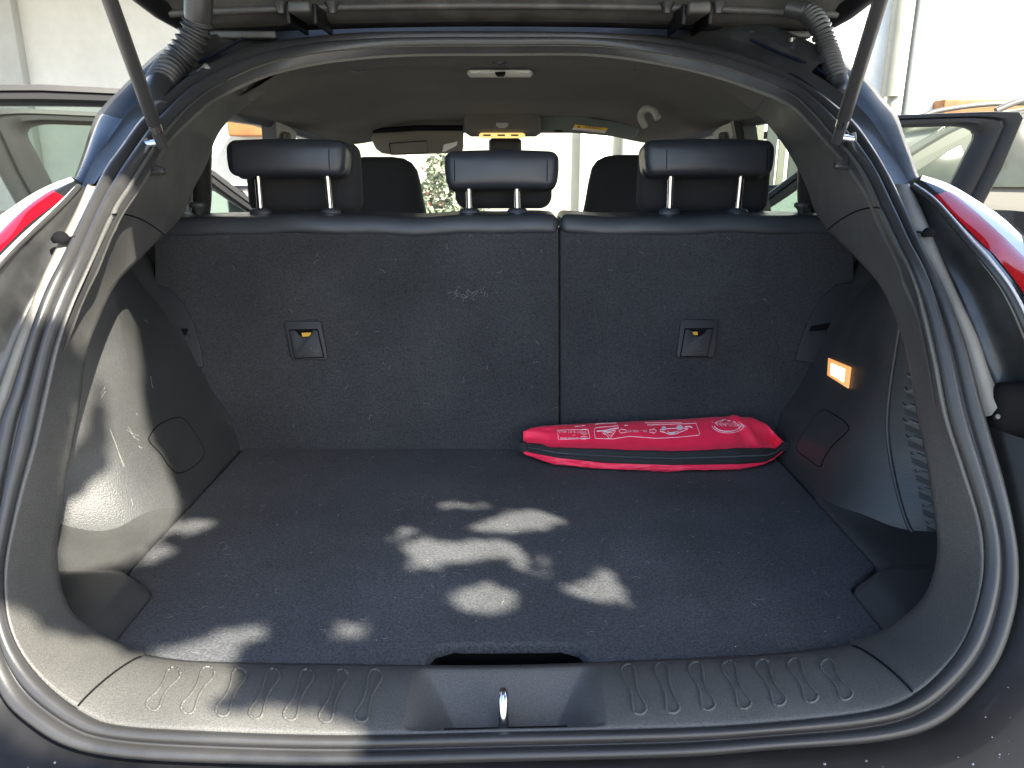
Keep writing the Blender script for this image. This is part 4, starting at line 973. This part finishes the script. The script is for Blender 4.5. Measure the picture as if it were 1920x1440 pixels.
for d, W, s in ((d1, W1, 1), (d2, W2, -1)):
    c = W(.22, 1.125, -.09)
    sh = superloft('mirror_shell', [(c.z - .055, c.x, c.y, .07, .03, 3), (c.z - .045, c.x, c.y, .095, .045, 3), (c.z, c.x, c.y, .105, .05, 3), (c.z + .05, c.x, c.y, .095, .045, 3), (c.z + .062, c.x, c.y, .07, .03, 3)], 'paint', d, 28)
    mesh('mirror_glass', [c + Vector((x, -.052, z)) for x, z in ((-.085, -.045), (.085, -.045), (.09, .0), (.08, .045), (-.08, .045), (-.09, 0))], [(0, 1, 2, 3, 4, 5)], 'mirror_glass', d, False)
    tube('mirror_arm', [W(.18, 1.06, -.01), c + Vector((0, 0, -.04))], .02, 'paint', d, 10)

# ================================================================== RED WARNING-TRIANGLE POUCH on the load floor
bag = thing('triangle_pouch', (.25, 1.23, ZF), 'red nylon zipped pouch with white print lying on the load floor', 'pouch')
BX0, BX1 = .0305, .4765; Z0 = ZF + .003
UK = [0, .03, .07, .12, .3, .55, .8, .90, .95, 1]
def bsec(u):
    I = lambda v: interp(u, UK, v)
    x = BX0 + (BX1 - BX0) * u; px = 985 + 493 * u
    yf = I([1.236, 1.230, 1.220, 1.208, 1.190, 1.181, 1.188, 1.203, 1.217, 1.236]); yb = I([1.282, 1.287, 1.288, 1.288, 1.289, 1.290, 1.290, 1.287, 1.277, 1.250])
    ztt = aty(px, I([832, 832, 835, 841, 843, 848, 841, 841, 842, 848]), yf + .006).z
    ztb = aty(px, I([844, 848, 851, 856, 866, 870, 868, 865, 863, 860]), yf - .002).z
    zb = aty(px, I([806, 800, 797, 795, 791, 787, 780, 781, 793, 830]), yb - .015).z
    z0 = Z0 + I([.010, .007, .004, .002, 0, 0, 0, .003, .007, .013])
    ztb = max(ztb, z0 + .004); ztt = max(ztt, ztb + .006); zb = max(zb, ztt + .001)
    C = [(yb - .01, z0), (yf + .014, z0), (yf - .003, z0 + .002), (yf - .006, .5 * (z0 + ztb)), (yf - .004, ztb), (yf - .0005, .5 * (ztb + ztt)), (yf + .006, ztt), (yf + .022, ztt + .0045),
         (.5 * (yf + yb), .5 * (ztt + zb) + .006), (yb - .02, zb - .001), (yb, zb - .010), (yb + .001, z0 + .02)]
    return x, C
def bag_wrinkle(u, s):
    kk = 1 if s < 6.3 else .45
    w = (mnoise.noise(Vector((u * 9, s * 1.3, .3))) * .0024 + mnoise.noise(Vector((u * 26, s * 2.2, 5))) * .0010) * kk
    if s < 4.2: w += mnoise.noise(Vector((u * 40, s * 1.5, 9))) * .0014
    w += .0035 * math.exp(-((u - .875 - .05 * (7.5 - s) / 2) / .016) ** 2) * (s > 6.3) * (s < 9.5)
    w -= .003 * math.exp(-((u - .835 - .05 * (7.5 - s) / 2) / .02) ** 2) * (s > 6.3) * (s < 9.5)
    w -= .0025 * math.exp(-((u - .095) / .018) ** 2) * (s > 5.8) * (s < 8.5)
    return w
def bagF(u, s, lift=0):
    x, C = bsec(u); m = len(C); i = int(s) % m; t = s - int(s)
    a, b, c, d = [np.array(C[(i + k) % m]) for k in (-1, 0, 1, 2)]
    q = .5 * ((2 * b) + (c - a) * t + (2 * a - 5 * b + 4 * c - d) * t * t + (3 * b - a - 3 * c + d) * t ** 3)
    dq = .5 * ((c - a) + 2 * (2 * a - 5 * b + 4 * c - d) * t + 3 * (3 * b - a - 3 * c + d) * t * t)
    n = np.array([-dq[1], dq[0]]); n = n / (np.linalg.norm(n) + 1e-9)
    cc = np.mean(np.array(C), axis=0)
    if n.dot(q - cc) < 0: n = -n
    q = q + n * (bag_wrinkle(u, s) + lift); z = max(q[1], ZF + .0012)
    return Vector((x, q[0], z))
NU, NSs = 150, 96
V = [bagF(i / NU, 12 * j / NSs) for i in range(NU + 1) for j in range(NSs)]; F = []
for i in range(NU):
    for j in range(NSs): F.append((i * NSs + j, i * NSs + (j + 1) % NSs, (i + 1) * NSs + (j + 1) % NSs, (i + 1) * NSs + j))
F.append(tuple(range(NSs))); F.append(tuple(NU * NSs + j for j in range(NSs))[::-1])
bm = bmesh.new(); bv = [bm.verts.new(v) for v in V]
for f in F: bm.faces.new([bv[i] for i in f])
bmo('pouch_body', bm, 'red_nylon', bag, True, 60)
# zip: tape and teeth
us = np.linspace(0, 1, 160)
tape = loft('zip_tape', [[bagF(u, s, l) for u in us] for s, l in ((3.86, .0002), (3.9, .0013), (4.3, .0016), (4.75, .0015), (4.98, .0008), (5.02, .0008), (5.3, .0016), (5.8, .0016), (6.04, .0013), (6.08, .0002))], 'zip_tape', bag)
tube('zip_cord', [bagF(u, 4.86, .0022) for u in us], .0011, 'zip_tape', bag, 6)
tube('zip_cord', [bagF(u, 5.14, .0022) for u in us], .0009, 'zip_tape', bag, 6)
te = []
for k in range(230):
    u = (k + .5) / 230; a, b = bagF(u, 4.9, .0030), bagF(min(1, u + .001), 5.1, .0030); te.append(tube_geo([a, b], .0007, 4))
V, F = join_geo(te); tag(mesh('zip_teeth', V, F, 'zip_teeth', bag, False), None, None, None, 'stuff')
for u, s in ((0.0, 5.0), (1.0, 5.0)):
    p = bagF(u, s); rbox('zip_end', p + Vector((-.002 if u == 0 else .004, 0, .002)), (.014, .012, .017), 'zip_tape', bag, .003)
# white print on the upper face
GU, GS = np.linspace(.02, .98, 220), np.linspace(6.2, 10.2, 90)
GP = np.array([[list(bagF(u, s)) for s in GS] for u in GU]); gflat = GP.reshape(-1, 3)
def on_bag(px, py, lift=.0007):
    d = np.array(ray(px, py)); d /= np.linalg.norm(d); v = gflat - np.array(CAM); c = np.cross(v, d); k = int(np.argmin((c * c).sum(1)))
    i, j = divmod(k, len(GS)); i = min(max(i, 1), len(GU) - 2); j = min(max(j, 1), len(GS) - 2)
    n = np.cross(GP[i + 1, j] - GP[i - 1, j], GP[i, j + 1] - GP[i, j - 1]); n /= np.linalg.norm(n); n = n if n[2] > 0 else -n
    p0 = GP[i, j]; t = (p0 - np.array(CAM)).dot(n) / d.dot(n); q = np.array(CAM) + d * t
    if np.linalg.norm(q - p0) > .008: q = p0
    return Vector(q + n * lift)
def pline(P, r=.0005, closed=False, dens=None):
    P = [np.array(p, float) for p in P] + ([np.array(P[0], float)] if closed else []); Q = []
    for a, b in zip(P[:-1], P[1:]):
        k = max(1, int(np.linalg.norm(b - a) / 6)); Q += [a + (b - a) * i / k for i in range(k)]
    Q.append(P[-1]); return tube_geo([on_bag(x, y, .0003) for x, y in Q], r, 4)
def ptext(s, cx, cy, h, wscale=1.0, tilt=0.0):
    V, F = text_geo(s, 1.0); k = (cx - 948) / (cy - 330)
    out = []
    for v in V:
        y = v.y * h; x = -v.x * h * wscale * 1.7; out.append(on_bag(cx + x + y * k, cy + y + x * tilt))
    return out, F
def pfill(P): return [on_bag(x, y, .0009) for x, y in P], [tuple(range(len(P)))]
pr = [pline([(1060, 793), (1060, 801), (1090, 799), (1130, 794), (1180, 793), (1240, 793), (1303, 792), (1296, 785)]),
      pline([(1045, 807), (1103, 805), (1106, 822), (1047, 824)], closed=True), pline([(1116, 803), (1120, 802), (1165, 798), (1220, 797), (1305, 794), (1312, 813), (1310, 816), (1270, 820), (1230, 822), (1180, 818), (1150, 823), (1116, 822), (1114, 806)], .0006, True)]
V, F = join_geo(pr); mesh('print_border', V, F, 'print', bag, False)
tx = [ptext('27 R 03 4014', 1068, 810, 5.2, .86), ptext('E9', 1095, 810, 4.6, .9), ptext('or', 1076, 816.5, 4, .9), ptext('27 R 03 4048', 1068, 821.6, 4.4, .86), ptext('E9', 1094, 821, 3.8, .9), ptext('30 - 100 MT', 1193, 808.5, 6.2, .78), ptext('CONTENTS', 1278, 790.3, 3.4, 1.0)]
V, F = join_geo(tx); mesh('print_lettering', V, F, 'print', bag, False)
el = lambda cx, cy, rx, ry, a0=0, a1=6.2832, n=26: [(cx + rx * math.cos(a0 + (a1 - a0) * k / n), cy + ry * math.sin(a0 + (a1 - a0) * k / n)) for k in range(n + 1)]
sy = [pline(el(1096, 810, 7.5, 4.2), .0005), pline(el(1094.5, 821, 6.5, 3.0), .0004)]
sy += [pline([(1132, 809), (1154, 808), (1143, 823)], .0008, True), pline([(1138, 811.5), (1148, 811), (1143, 818)], .0006, True)]
sy += [pline([(1119, 809), (1133, 808), (1150, 804), (1160, 803)], .0012), pline([(1128, 808), (1140, 811), (1153, 806)], .0008), pline([(1130, 812), (1135, 815)], .0008)]
for x0, dirn in ((1160, -1), (1218, 1)):
    c = 1167.5 if dirn < 0 else 1224; A_ = [(-7, 0), (-1, -5), (-1, -2.4), (6, -2.4), (6, 2.4), (-1, 2.4), (-1, 5)]
    sy.append(pline([(c - dirn * x * -1 if False else c + (x if dirn < 0 else -x), 808.5 + y) for x, y in A_], .0006, True))
# upside-down car outline, two wheels, open boot
sy += [pline([(1238, 806), (1238, 809), (1246, 811), (1251, 813), (1256, 815), (1266, 814), (1273, 811), (1282, 808), (1290, 804), (1280, 803), (1250, 804)], .0008, True), pline([(1252, 811), (1264, 812), (1272, 808)], .0009), pline([(1252, 808), (1254, 812)], .0007), pline([(1284, 801), (1292, 800), (1298, 802)], .0014)]
V, F = join_geo(sy); mesh('print_symbol', V, F, 'print', bag, False)
wh = [pfill(el(1244.6, 804, 4.2, 4.4, n=16)[:-1]), pfill(el(1274.5, 802.5, 6.2, 5.0, n=16)[:-1]), pfill([(1254, 813.5), (1258, 815), (1267, 812), (1267, 809.5), (1262, 810.5)])]
V, F = join_geo(wh); mesh('print_wheels', V, F, 'print', bag, False)
# round maker's emblem with its name bar
em = [pline(el(1365, 797, 30, 15, .05, 3.05), .0006), pline(el(1364, 797, 25, 12, .12, 2.95), .0010), pline(el(1361, 796, 28, 9, 3.5, 5.9), .0005), pline(el(1361, 796, 21, 7, 3.6, 5.8), .0009), pline([(1388, 793), (1399, 801)], .0004)]
V, F = join_geo(em); mesh('print_emblem', V, F, 'print', bag, False)
V, F = ptext('NISSAN', 1367, 796.3, 9.6, .94, .03); mesh('print_name', V, F, 'print', bag, False)

# ================================================================== PLACE AROUND THE CAR
g = mesh('ground', [(-60, -60, 0), (60, -60, 0), (60, 60, 0), (-60, 60, 0)], [(0, 1, 2, 3)], 'ground', None, False); tag(g, None, None, None, 'structure')
def wallbox(name, x0, x1, y0, y1, z0, z1, m, label, cat):
    o = rbox(name, ((x0 + x1) / 2, (y0 + y1) / 2, (z0 + z1) / 2), (x1 - x0, y1 - y0, z1 - z0), m, None, .01, 2); return tag(o, label, cat)
bl = thing('house', (-5, 8.2, 0), 'white rendered house wall behind the open rear door', 'house')
rbox('wall', (-5.6, 8.6, 2.8), (6.4, .5, 5.6), 'house_wall', bl, .01, 2)
rbox('pilaster', (-5.35, 8.30, 2.8), (1.1, .14, 5.6), 'grey_wall', bl, .01, 2)
rbox('shade_slab', (-5.6, 7.1, 3.15), (6.4, 2.5, .18), 'white_wall', bl, .01, 2); rbox('shade_slab_front', (-5.6, 5.9, 3.5), (6.4, .1, .9), 'white_wall', bl, .01, 2)  # slab and front added out of view to keep the house wall in shade
rbox('canopy', (-2.45, 8.15, 1.60), (.55, .4, .20), 'timber', bl, .02); rbox('canopy_edge', (-2.45, 7.93, 1.74), (.65, .06, .05), 'terracotta', bl, .01)
rbox('shutter', (-1.78, 8.33, 1.45), (.22, .06, .7), 'terracotta', bl, .01)
bc = thing('garden_wall', (0, 9.2, 0), 'cream wall seen through the windscreen', 'wall')
rbox('wall_face', (-.1, 9.3, 1.6), (4.2, .3, 3.2), 'cream_wall', bc, .01, 2); rbox('wall_pier', (1.40, 9.1, 1.6), (.16, .14, 3.2), 'grey_wall', bc, .01, 2); rbox('wall_pier', (1.0, 9.1, 1.6), (.30, .14, 3.2), 'white_wall', bc, .01, 2)
po = rbox('gate_post', (-.84, 7.2, 1.1), (.085, .085, 2.2), 'white_wall', None, .008); tag(po, 'white square post beside the flowering bush', 'post')
br_ = thing('building', (6, 9.2, 0), 'sunlit white building wall with downpipes', 'building')
rbox('wall', (7.0, 9.4, 3), (8.4, .4, 6), 'white_wall', br_, .01, 2)
tube('downpipe', [(4.28, 9.05, 1.95), (4.28, 9.05, 6)], .10, 'pale_pipe', br_, 16); tube('downpipe', [(4.31, 9.06, .1), (4.31, 9.06, 1.96)], .055, 'pale_pipe', br_, 16); tube('downpipe', [(4.48, 9.08, .1), (4.48, 9.08, 6)], .042, 'pipe', br_, 14)
rbox('ledge', (5.6, 9.1, 1.83), (1.5, .25, .18), 'timber', br_, .02)
# fence of alternating pales
fe = thing('paling_fence', (2.6, 7.6, 0), 'fence of pale and grey upright boards beyond the closed rear door', 'fence')
for k in range(14):
    x = 1.85 + k * .112
    rbox('pale', (x, 7.6 + (.02 if k % 2 else 0), .95), (.07 if k % 2 else .10, .02, 1.9), 'fence_pale' if k % 2 else 'fence_grey', fe, .003, 1)
for z in (.5, 1.5): rbox('fence_rail', (2.58, 7.66, z), (1.6, .04, .07), 'fence_grey', fe, .004, 1)
# flowering bush
bu = thing('flowering_bush', (-.55, 7.5, 0), 'green bush with red flowers beside the white post', 'bush')
def leaves(name, C, n, size, m, parent, fn, seed=1):
    rnd = random.Random(seed); V, F = [], []
    for k in range(n):
        p, nn = fn(rnd)
        t = Vector((rnd.gauss(0, 1), rnd.gauss(0, 1), rnd.gauss(0, 1))).normalized(); b = nn.cross(t).normalized(); t = b.cross(nn); s = size * rnd.uniform(.6, 1.3); o = len(V)
        V += [p - t * s, p - b * s * .45 + nn * s * .1, p + t * s, p + b * s * .45 + nn * s * .1]; F.append((o, o + 1, o + 2, o + 3))
    return mesh(name, V, F, m, parent, False)
def blob(cx, cy, cz, rx, ry, rz):
    def f(r):
        while True:
            q = Vector((r.uniform(-1, 1), r.uniform(-1, 1), r.uniform(-1, 1)))
            if .45 < q.length < 1: break
        q2 = q * (1 + .2 * mnoise.noise(q * 3)); return Vector((cx + q2.x * rx, cy + q2.y * ry, cz + q2.z * rz)), Vector((r.gauss(0, 1), r.gauss(0, 1), r.gauss(0, 1) + .6)).normalized()
    return f
leaves('foliage', None, 2600, .045, 'leaf_light', bu, blob(-.5, 7.5, .75, .34, .35, .66)); leaves('blossom', None, 70, .03, 'petal', bu, blob(-.5, 7.45, .85, .34, .35, .6), 3)
tube('stem', [(-.5, 7.5, 0), (-.5, 7.5, .6)], .03, 'bark', bu, 8)
# parked grey SUV
suv = thing('parked_car', (3.6, 6.2, 0), 'pale grey parked car with roof rails seen past the open front door', 'car')
sv_rot = Matrix.Translation(Vector((1.40, 5.50, 0))) @ Matrix.Rotation(R(-5), 4, 'Z')
prof = [(0, .42), (0, .62), (.06, .86), (.3, .96), (.75, 1.05), (1.05, 1.10), (1.45, 1.36), (1.75, 1.52), (2.1, 1.61), (2.6, 1.655), (3.2, 1.65), (3.7, 1.60), (4.05, 1.42), (4.3, 1.12), (4.38, .8), (4.36, .42)]
pc = catmull([list(p) for p in prof], 5)
def suv_rail(y, inset, zs): return [sv_rot @ Vector((p[0] * (1 - inset * .06) + inset * .12, y, .42 + (p[1] - .42) * zs if False else p[1] - (p[1] > 1.05) * 0)) for p in pc]
rails = []
for y, k in ((.0, 1), (.02, .3), (.06, .0), (.9, -.02), (1.74, .0), (1.78, .3), (1.8, 1)):
    row = []
    for p in pc:
        yy = y; top = max(0, min(1, (p[1] - 1.0) / .6)); c = .9; yy = c + (y - c) * (1 - .20 * top)
        row.append(sv_rot @ Vector((p[0], yy, p[1] - .02 * k)))
    rails.append(row)
body = loft('body', rails, 'suv_paint', suv, auto=50)
for s in (0, -1):
    bmv = [rails[s]]; me = mesh('body_side', bmv[0], [tuple(range(len(bmv[0])))], 'suv_paint', suv, False)
def sp(x, z, d=0):
    top = max(0, min(1, (z - 1.0) / .6)); return sv_rot @ Vector((x, .9 - (.9) * (1 - .20 * top) - d, z))
for q in ([(1.25, 1.10), (1.70, 1.38), (1.80, 1.10)], [(1.88, 1.10), (1.80, 1.40), (2.05, 1.51), (2.42, 1.545), (2.46, 1.10)], [(2.55, 1.10), (2.52, 1.55), (3.2, 1.54), (3.3, 1.10)], [(3.38, 1.12), (3.30, 1.53), (3.7, 1.48), (3.95, 1.25)]):
    plate('side_window', [sp(x, z, .004) for x, z in q], sv_rot.to_3x3() @ Vector((0, -.008, 0)), 'suv_glass', suv, .002)
for x in (2.50, 3.34): plate('door_gap', [sp(x, .5, .003), sp(x + .012, .5, .003), sp(x + .012, 1.56, .003), sp(x, 1.56, .003)], sv_rot.to_3x3() @ Vector((0, -.002, 0)), 'suv_trim', suv, 0)
rb = thing  # roof rails
for y in (.22, 1.58): tube('roof_rail', [sv_rot @ Vector(v) for v in catmull([(1.95, y, 1.60), (2.15, y, 1.675), (2.6, y, 1.73), (3.2, y, 1.725), (3.6, y, 1.67), (3.72, y, 1.62)], 6)], .022, 'suv_rail', suv, 10)
plate('front_screen', [sv_rot @ Vector(v) for v in ((1.12, .25, 1.145), (1.12, 1.55, 1.145), (1.72, 1.45, 1.515), (1.72, .35, 1.515))], sv_rot.to_3x3() @ Vector((-.005, 0, .01)), 'suv_glass', suv, .002)
for x in (.85, 3.5):
    for y in (.10, 1.70):
        c = sv_rot @ Vector((x, y, .34)); ax = sv_rot.to_3x3() @ Vector((0, .11, 0)); w = tube('wheel', [c - ax, c + ax], .34, 'tyre', suv, 28); tube('rim', [c - ax * 1.03, c + ax * 1.03], .22, 'suv_rail', w, 20)

# ================================================================== TREE behind the viewpoint: its leaf screen is shaped to cast the shade, gaps cut for the sun patches
bpy.context.view_layer.update(); dg = bpy.context.evaluated_depsgraph_get()
EA = TO_SUN.cross(Vector((0, 0, 1))).normalized(); EB = EA.cross(TO_SUN).normalized()
def hit(px, py):
    d = ray(px, py).normalized(); o = CAM + d * .05
    for _ in range(8):
        ok, loc, nrm, idx, ob, mt = scene.ray_cast(dg, o, d)
        if not ok: return atz(px, py, .78) if py > 400 else aty(px, py, 1.0)
        if ob.name.split('.')[0] in ('window_pane', 'gas_strut', 'wiring_conduit', 'strut_collar', 'strut_socket', 'strut_bracket', 'tread_outline'): o = loc + d * .002; continue
        return loc
    return loc
def ab(p): return (p.dot(EA), p.dot(EB))
E = lambda cx, cy, rx, ry: [(cx + rx * math.cos(t), cy + ry * math.sin(t)) for t in np.linspace(0, 6.28, 14)[:-1]]
GAPS = [[(880, 990), (930, 970), (985, 956), (1030, 963), (1060, 978), (1020, 989), (960, 997), (900, 996)],
        [(750, 1022), (790, 1010), (802, 1003), (818, 1014), (880, 1015), (935, 1012), (968, 1020), (976, 1031), (940, 1043), (880, 1053), (820, 1060), (780, 1068), (722, 1078), (775, 1057), (778, 1048)],
        [(720, 1008), (750, 993), (782, 994), (738, 1014)], [(770, 941), (840, 942), (920, 947), (920, 951), (840, 951), (772, 947)],
        E(908, 1125, 62, 28), [(1064, 1100), (1108, 1083), (1133, 1062), (1157, 1088), (1170, 1113), (1190, 1146), (1160, 1124), (1120, 1122), (1088, 1118)],
        [(255, 1236), (340, 1206), (420, 1183), (520, 1164), (475, 1202), (442, 1217), (430, 1246)],
        [(-60, 1146), (30, 1146), (55, 1152), (90, 1188), (185, 1200), (255, 1231), (300, 1243), (430, 1244), (445, 1270), (420, 1300), (385, 1326), (440, 1336), (500, 1322), (570, 1335), (650, 1352), (700, 1400), (690, 1438), (300, 1438), (100, 1420), (-60, 1340)],
        [(168, 366), (238, 372), (252, 398), (258, 470), (216, 545), (172, 645), (150, 615), (128, 580), (108, 555), (90, 545), (117, 480), (150, 410)],
        [(206, 550), (226, 556), (252, 600), (264, 660), (269, 760), (281, 820), (312, 872), (332, 922), (336, 966), (318, 1000), (262, 1040), (225, 1058), (112, 1075), (110, 1010), (125, 945), (168, 915), (208, 872), (200, 800), (194, 700), (199, 620)],
        [(315, 985), (370, 973), (412, 984), (350, 1003)], [(250, 1062), (300, 1018), (335, 1030), (285, 1056)]]
FAINT = [E(985, 1060, 46, 20), E(640, 1162, 50, 23)]
EXT = [[(-.49, .98, 1.24), (-.49, .90, 1.20), (-.515, .80, 1.13), (-.60, .74, 1.0), (-.75, .70, .95), (-1.1, .6, .9), (-1.1, 1.1, 1.5), (-.56, 1.2, 1.40), (-.50, 1.03, 1.29)],
       [(.60, .95, 1.22), (.64, .86, 1.17), (.72, .78, 1.10), (.80, .70, 1.0), (1.2, .6, .9), (1.2, .8, 1.15)]]
GP2 = [[ab(hit(*p)) for p in g] for g in GAPS] + [[ab(Vector(p)) for p in g] for g in EXT]; FP2 = [[ab(hit(*p)) for p in g] for g in FAINT]
GP2 += [[(a + da, b + db) for a, b in GP2[8]] for da, db in ((.02, 0), (-.02, 0), (0, .02), (0, -.02))]
def in_poly(pts, poly):
    x, y = pts[:, 0], pts[:, 1]; c = np.zeros(len(pts), bool); n = len(poly)
    for i in range(n):
        x1, y1 = poly[i]; x2, y2 = poly[(i + 1) % n]
        if y1 == y2: continue
        k = (y1 > y) != (y2 > y); c ^= k & (x < (x2 - x1) * (y - y1) / (y2 - y1) + x1)
    return c
def any_in(pts, polys):
    c = np.zeros(len(pts), bool)
    for p in polys: c |= in_poly(pts, p)
    return c
c0 = Vector((0, .85, .95)); a0, b0_ = ab(c0)
rng_ = np.random.default_rng(5)
LVv, LFf = [], []
def leaf_pass(a1, a2, b1, b2, step, size, dist, near=None, keep=1.0):
    A_, B_ = np.meshgrid(np.arange(a1, a2, step), np.arange(b1, b2, step)); P = np.stack([A_.ravel(), B_.ravel()], 1); P += rng_.uniform(-.5, .5, P.shape) * step
    if near is not None:
        ok = np.zeros(len(P), bool)
        for t in np.linspace(0, 6.28, 9)[:-1]: ok |= any_in(P + near * np.array([math.cos(t), math.sin(t)]), GP2 + FP2)
        P = P[ok]
    ang = rng_.uniform(0, 6.28, len(P)); sz = size * rng_.uniform(.75, 1.2, len(P))
    u = np.stack([np.cos(ang), np.sin(ang)], 1); v = np.stack([-u[:, 1], u[:, 0]], 1)
    bad = any_in(P, GP2)
    cs = [P + u * sz[:, None] * .5, P - u * sz[:, None] * .5, P + v * sz[:, None] * .3, P - v * sz[:, None] * .3, P + (u * .3 + v * .2) * sz[:, None], P + (u * .3 - v * .2) * sz[:, None], P - (u * .3 + v * .2) * sz[:, None], P - (u * .3 - v * .2) * sz[:, None]]
    kf = 1.0 if size > .06 else (.7 if size > .03 else .25)
    for c in cs: bad |= any_in(P + (c - P) * kf, GP2)
    fa = any_in(P, FP2)
    for c in cs[:4]: fa |= any_in(c, FP2)
    bad |= fa & (rng_.random(len(P)) < (1.0 if step > .015 else .55)); bad |= rng_.random(len(P)) > keep
    for k in np.where(~bad)[0]:
        D = dist + rng_.uniform(-.10, .10)
        base = EA * P[k, 0] + EB * P[k, 1] + TO_SUN * (c0.dot(TO_SUN) + D)
        uu = EA * u[k, 0] + EB * u[k, 1]; vv = EA * v[k, 0] + EB * v[k, 1]; tl = rng_.uniform(-.25, .25); s = sz[k]
        o = len(LVv); LVv.extend([base + uu * s * .5 + TO_SUN * s * tl, base + vv * s * .28 + TO_SUN * s * .05, base - uu * s * .5 - TO_SUN * s * tl, base - vv * s * .28 + TO_SUN * s * .05]); LFf.append((o, o + 1, o + 2, o + 3))
aL, aR = -0.66, .95
sg_ = 1 if EA.x > 0 else -1
lo, hi = (a0 + aL, a0 + aR) if sg_ > 0 else (a0 - aR, a0 - aL)
leaf_pass(lo, hi, b0_ - .62, b0_ + .70, .022, .085, 2.1); leaf_pass(lo, hi, b0_ - .62, b0_ + .70, .028, .095, 2.2)
leaf_pass(lo, hi, b0_ - .62, b0_ + .70, .018, .045, 2.05); leaf_pass(lo, hi, b0_ - .62, b0_ + .70, .016, .040, 2.14)
leaf_pass(lo, hi, b0_ - .62, b0_ + .70, .009, .020, 2.0, near=.05)
leaf_pass(lo, hi, b0_ - .62, b0_ + .70, .009, .020, 2.02, near=.035)
tr = thing('tree', (3.2, -.7, 0), 'leafy tree whose low branch overhangs behind the car', 'tree')
mesh('shade_crown', LVv, LFf, 'leaf', tr, False)
ctr = c0 + TO_SUN * 2.15
tube('trunk', catmull([(3.2, -.7, 0), (3.15, -.7, 1.2), (3.1, -.65, 2.4), (3.2, -.6, 3.4)], 6), [.17 - .004 * k for k in range(19)], 'bark', tr, 14)
tube('branch', catmull([(3.12, -.66, 2.1), (2.6, -.6, 2.4), tuple(ctr + EA * .95 * sg_ + Vector((0, -.1, .1))), tuple(ctr + EA * .75 * sg_ + EB * .3)], 6), [.07 - .003 * k for k in range(19)], 'bark', tr, 10)
leaves('upper_foliage', None, 5000, .09, 'leaf', tr, blob(3.5, -.4, 4.0, 1.1, 1.1, 1.0), 9)
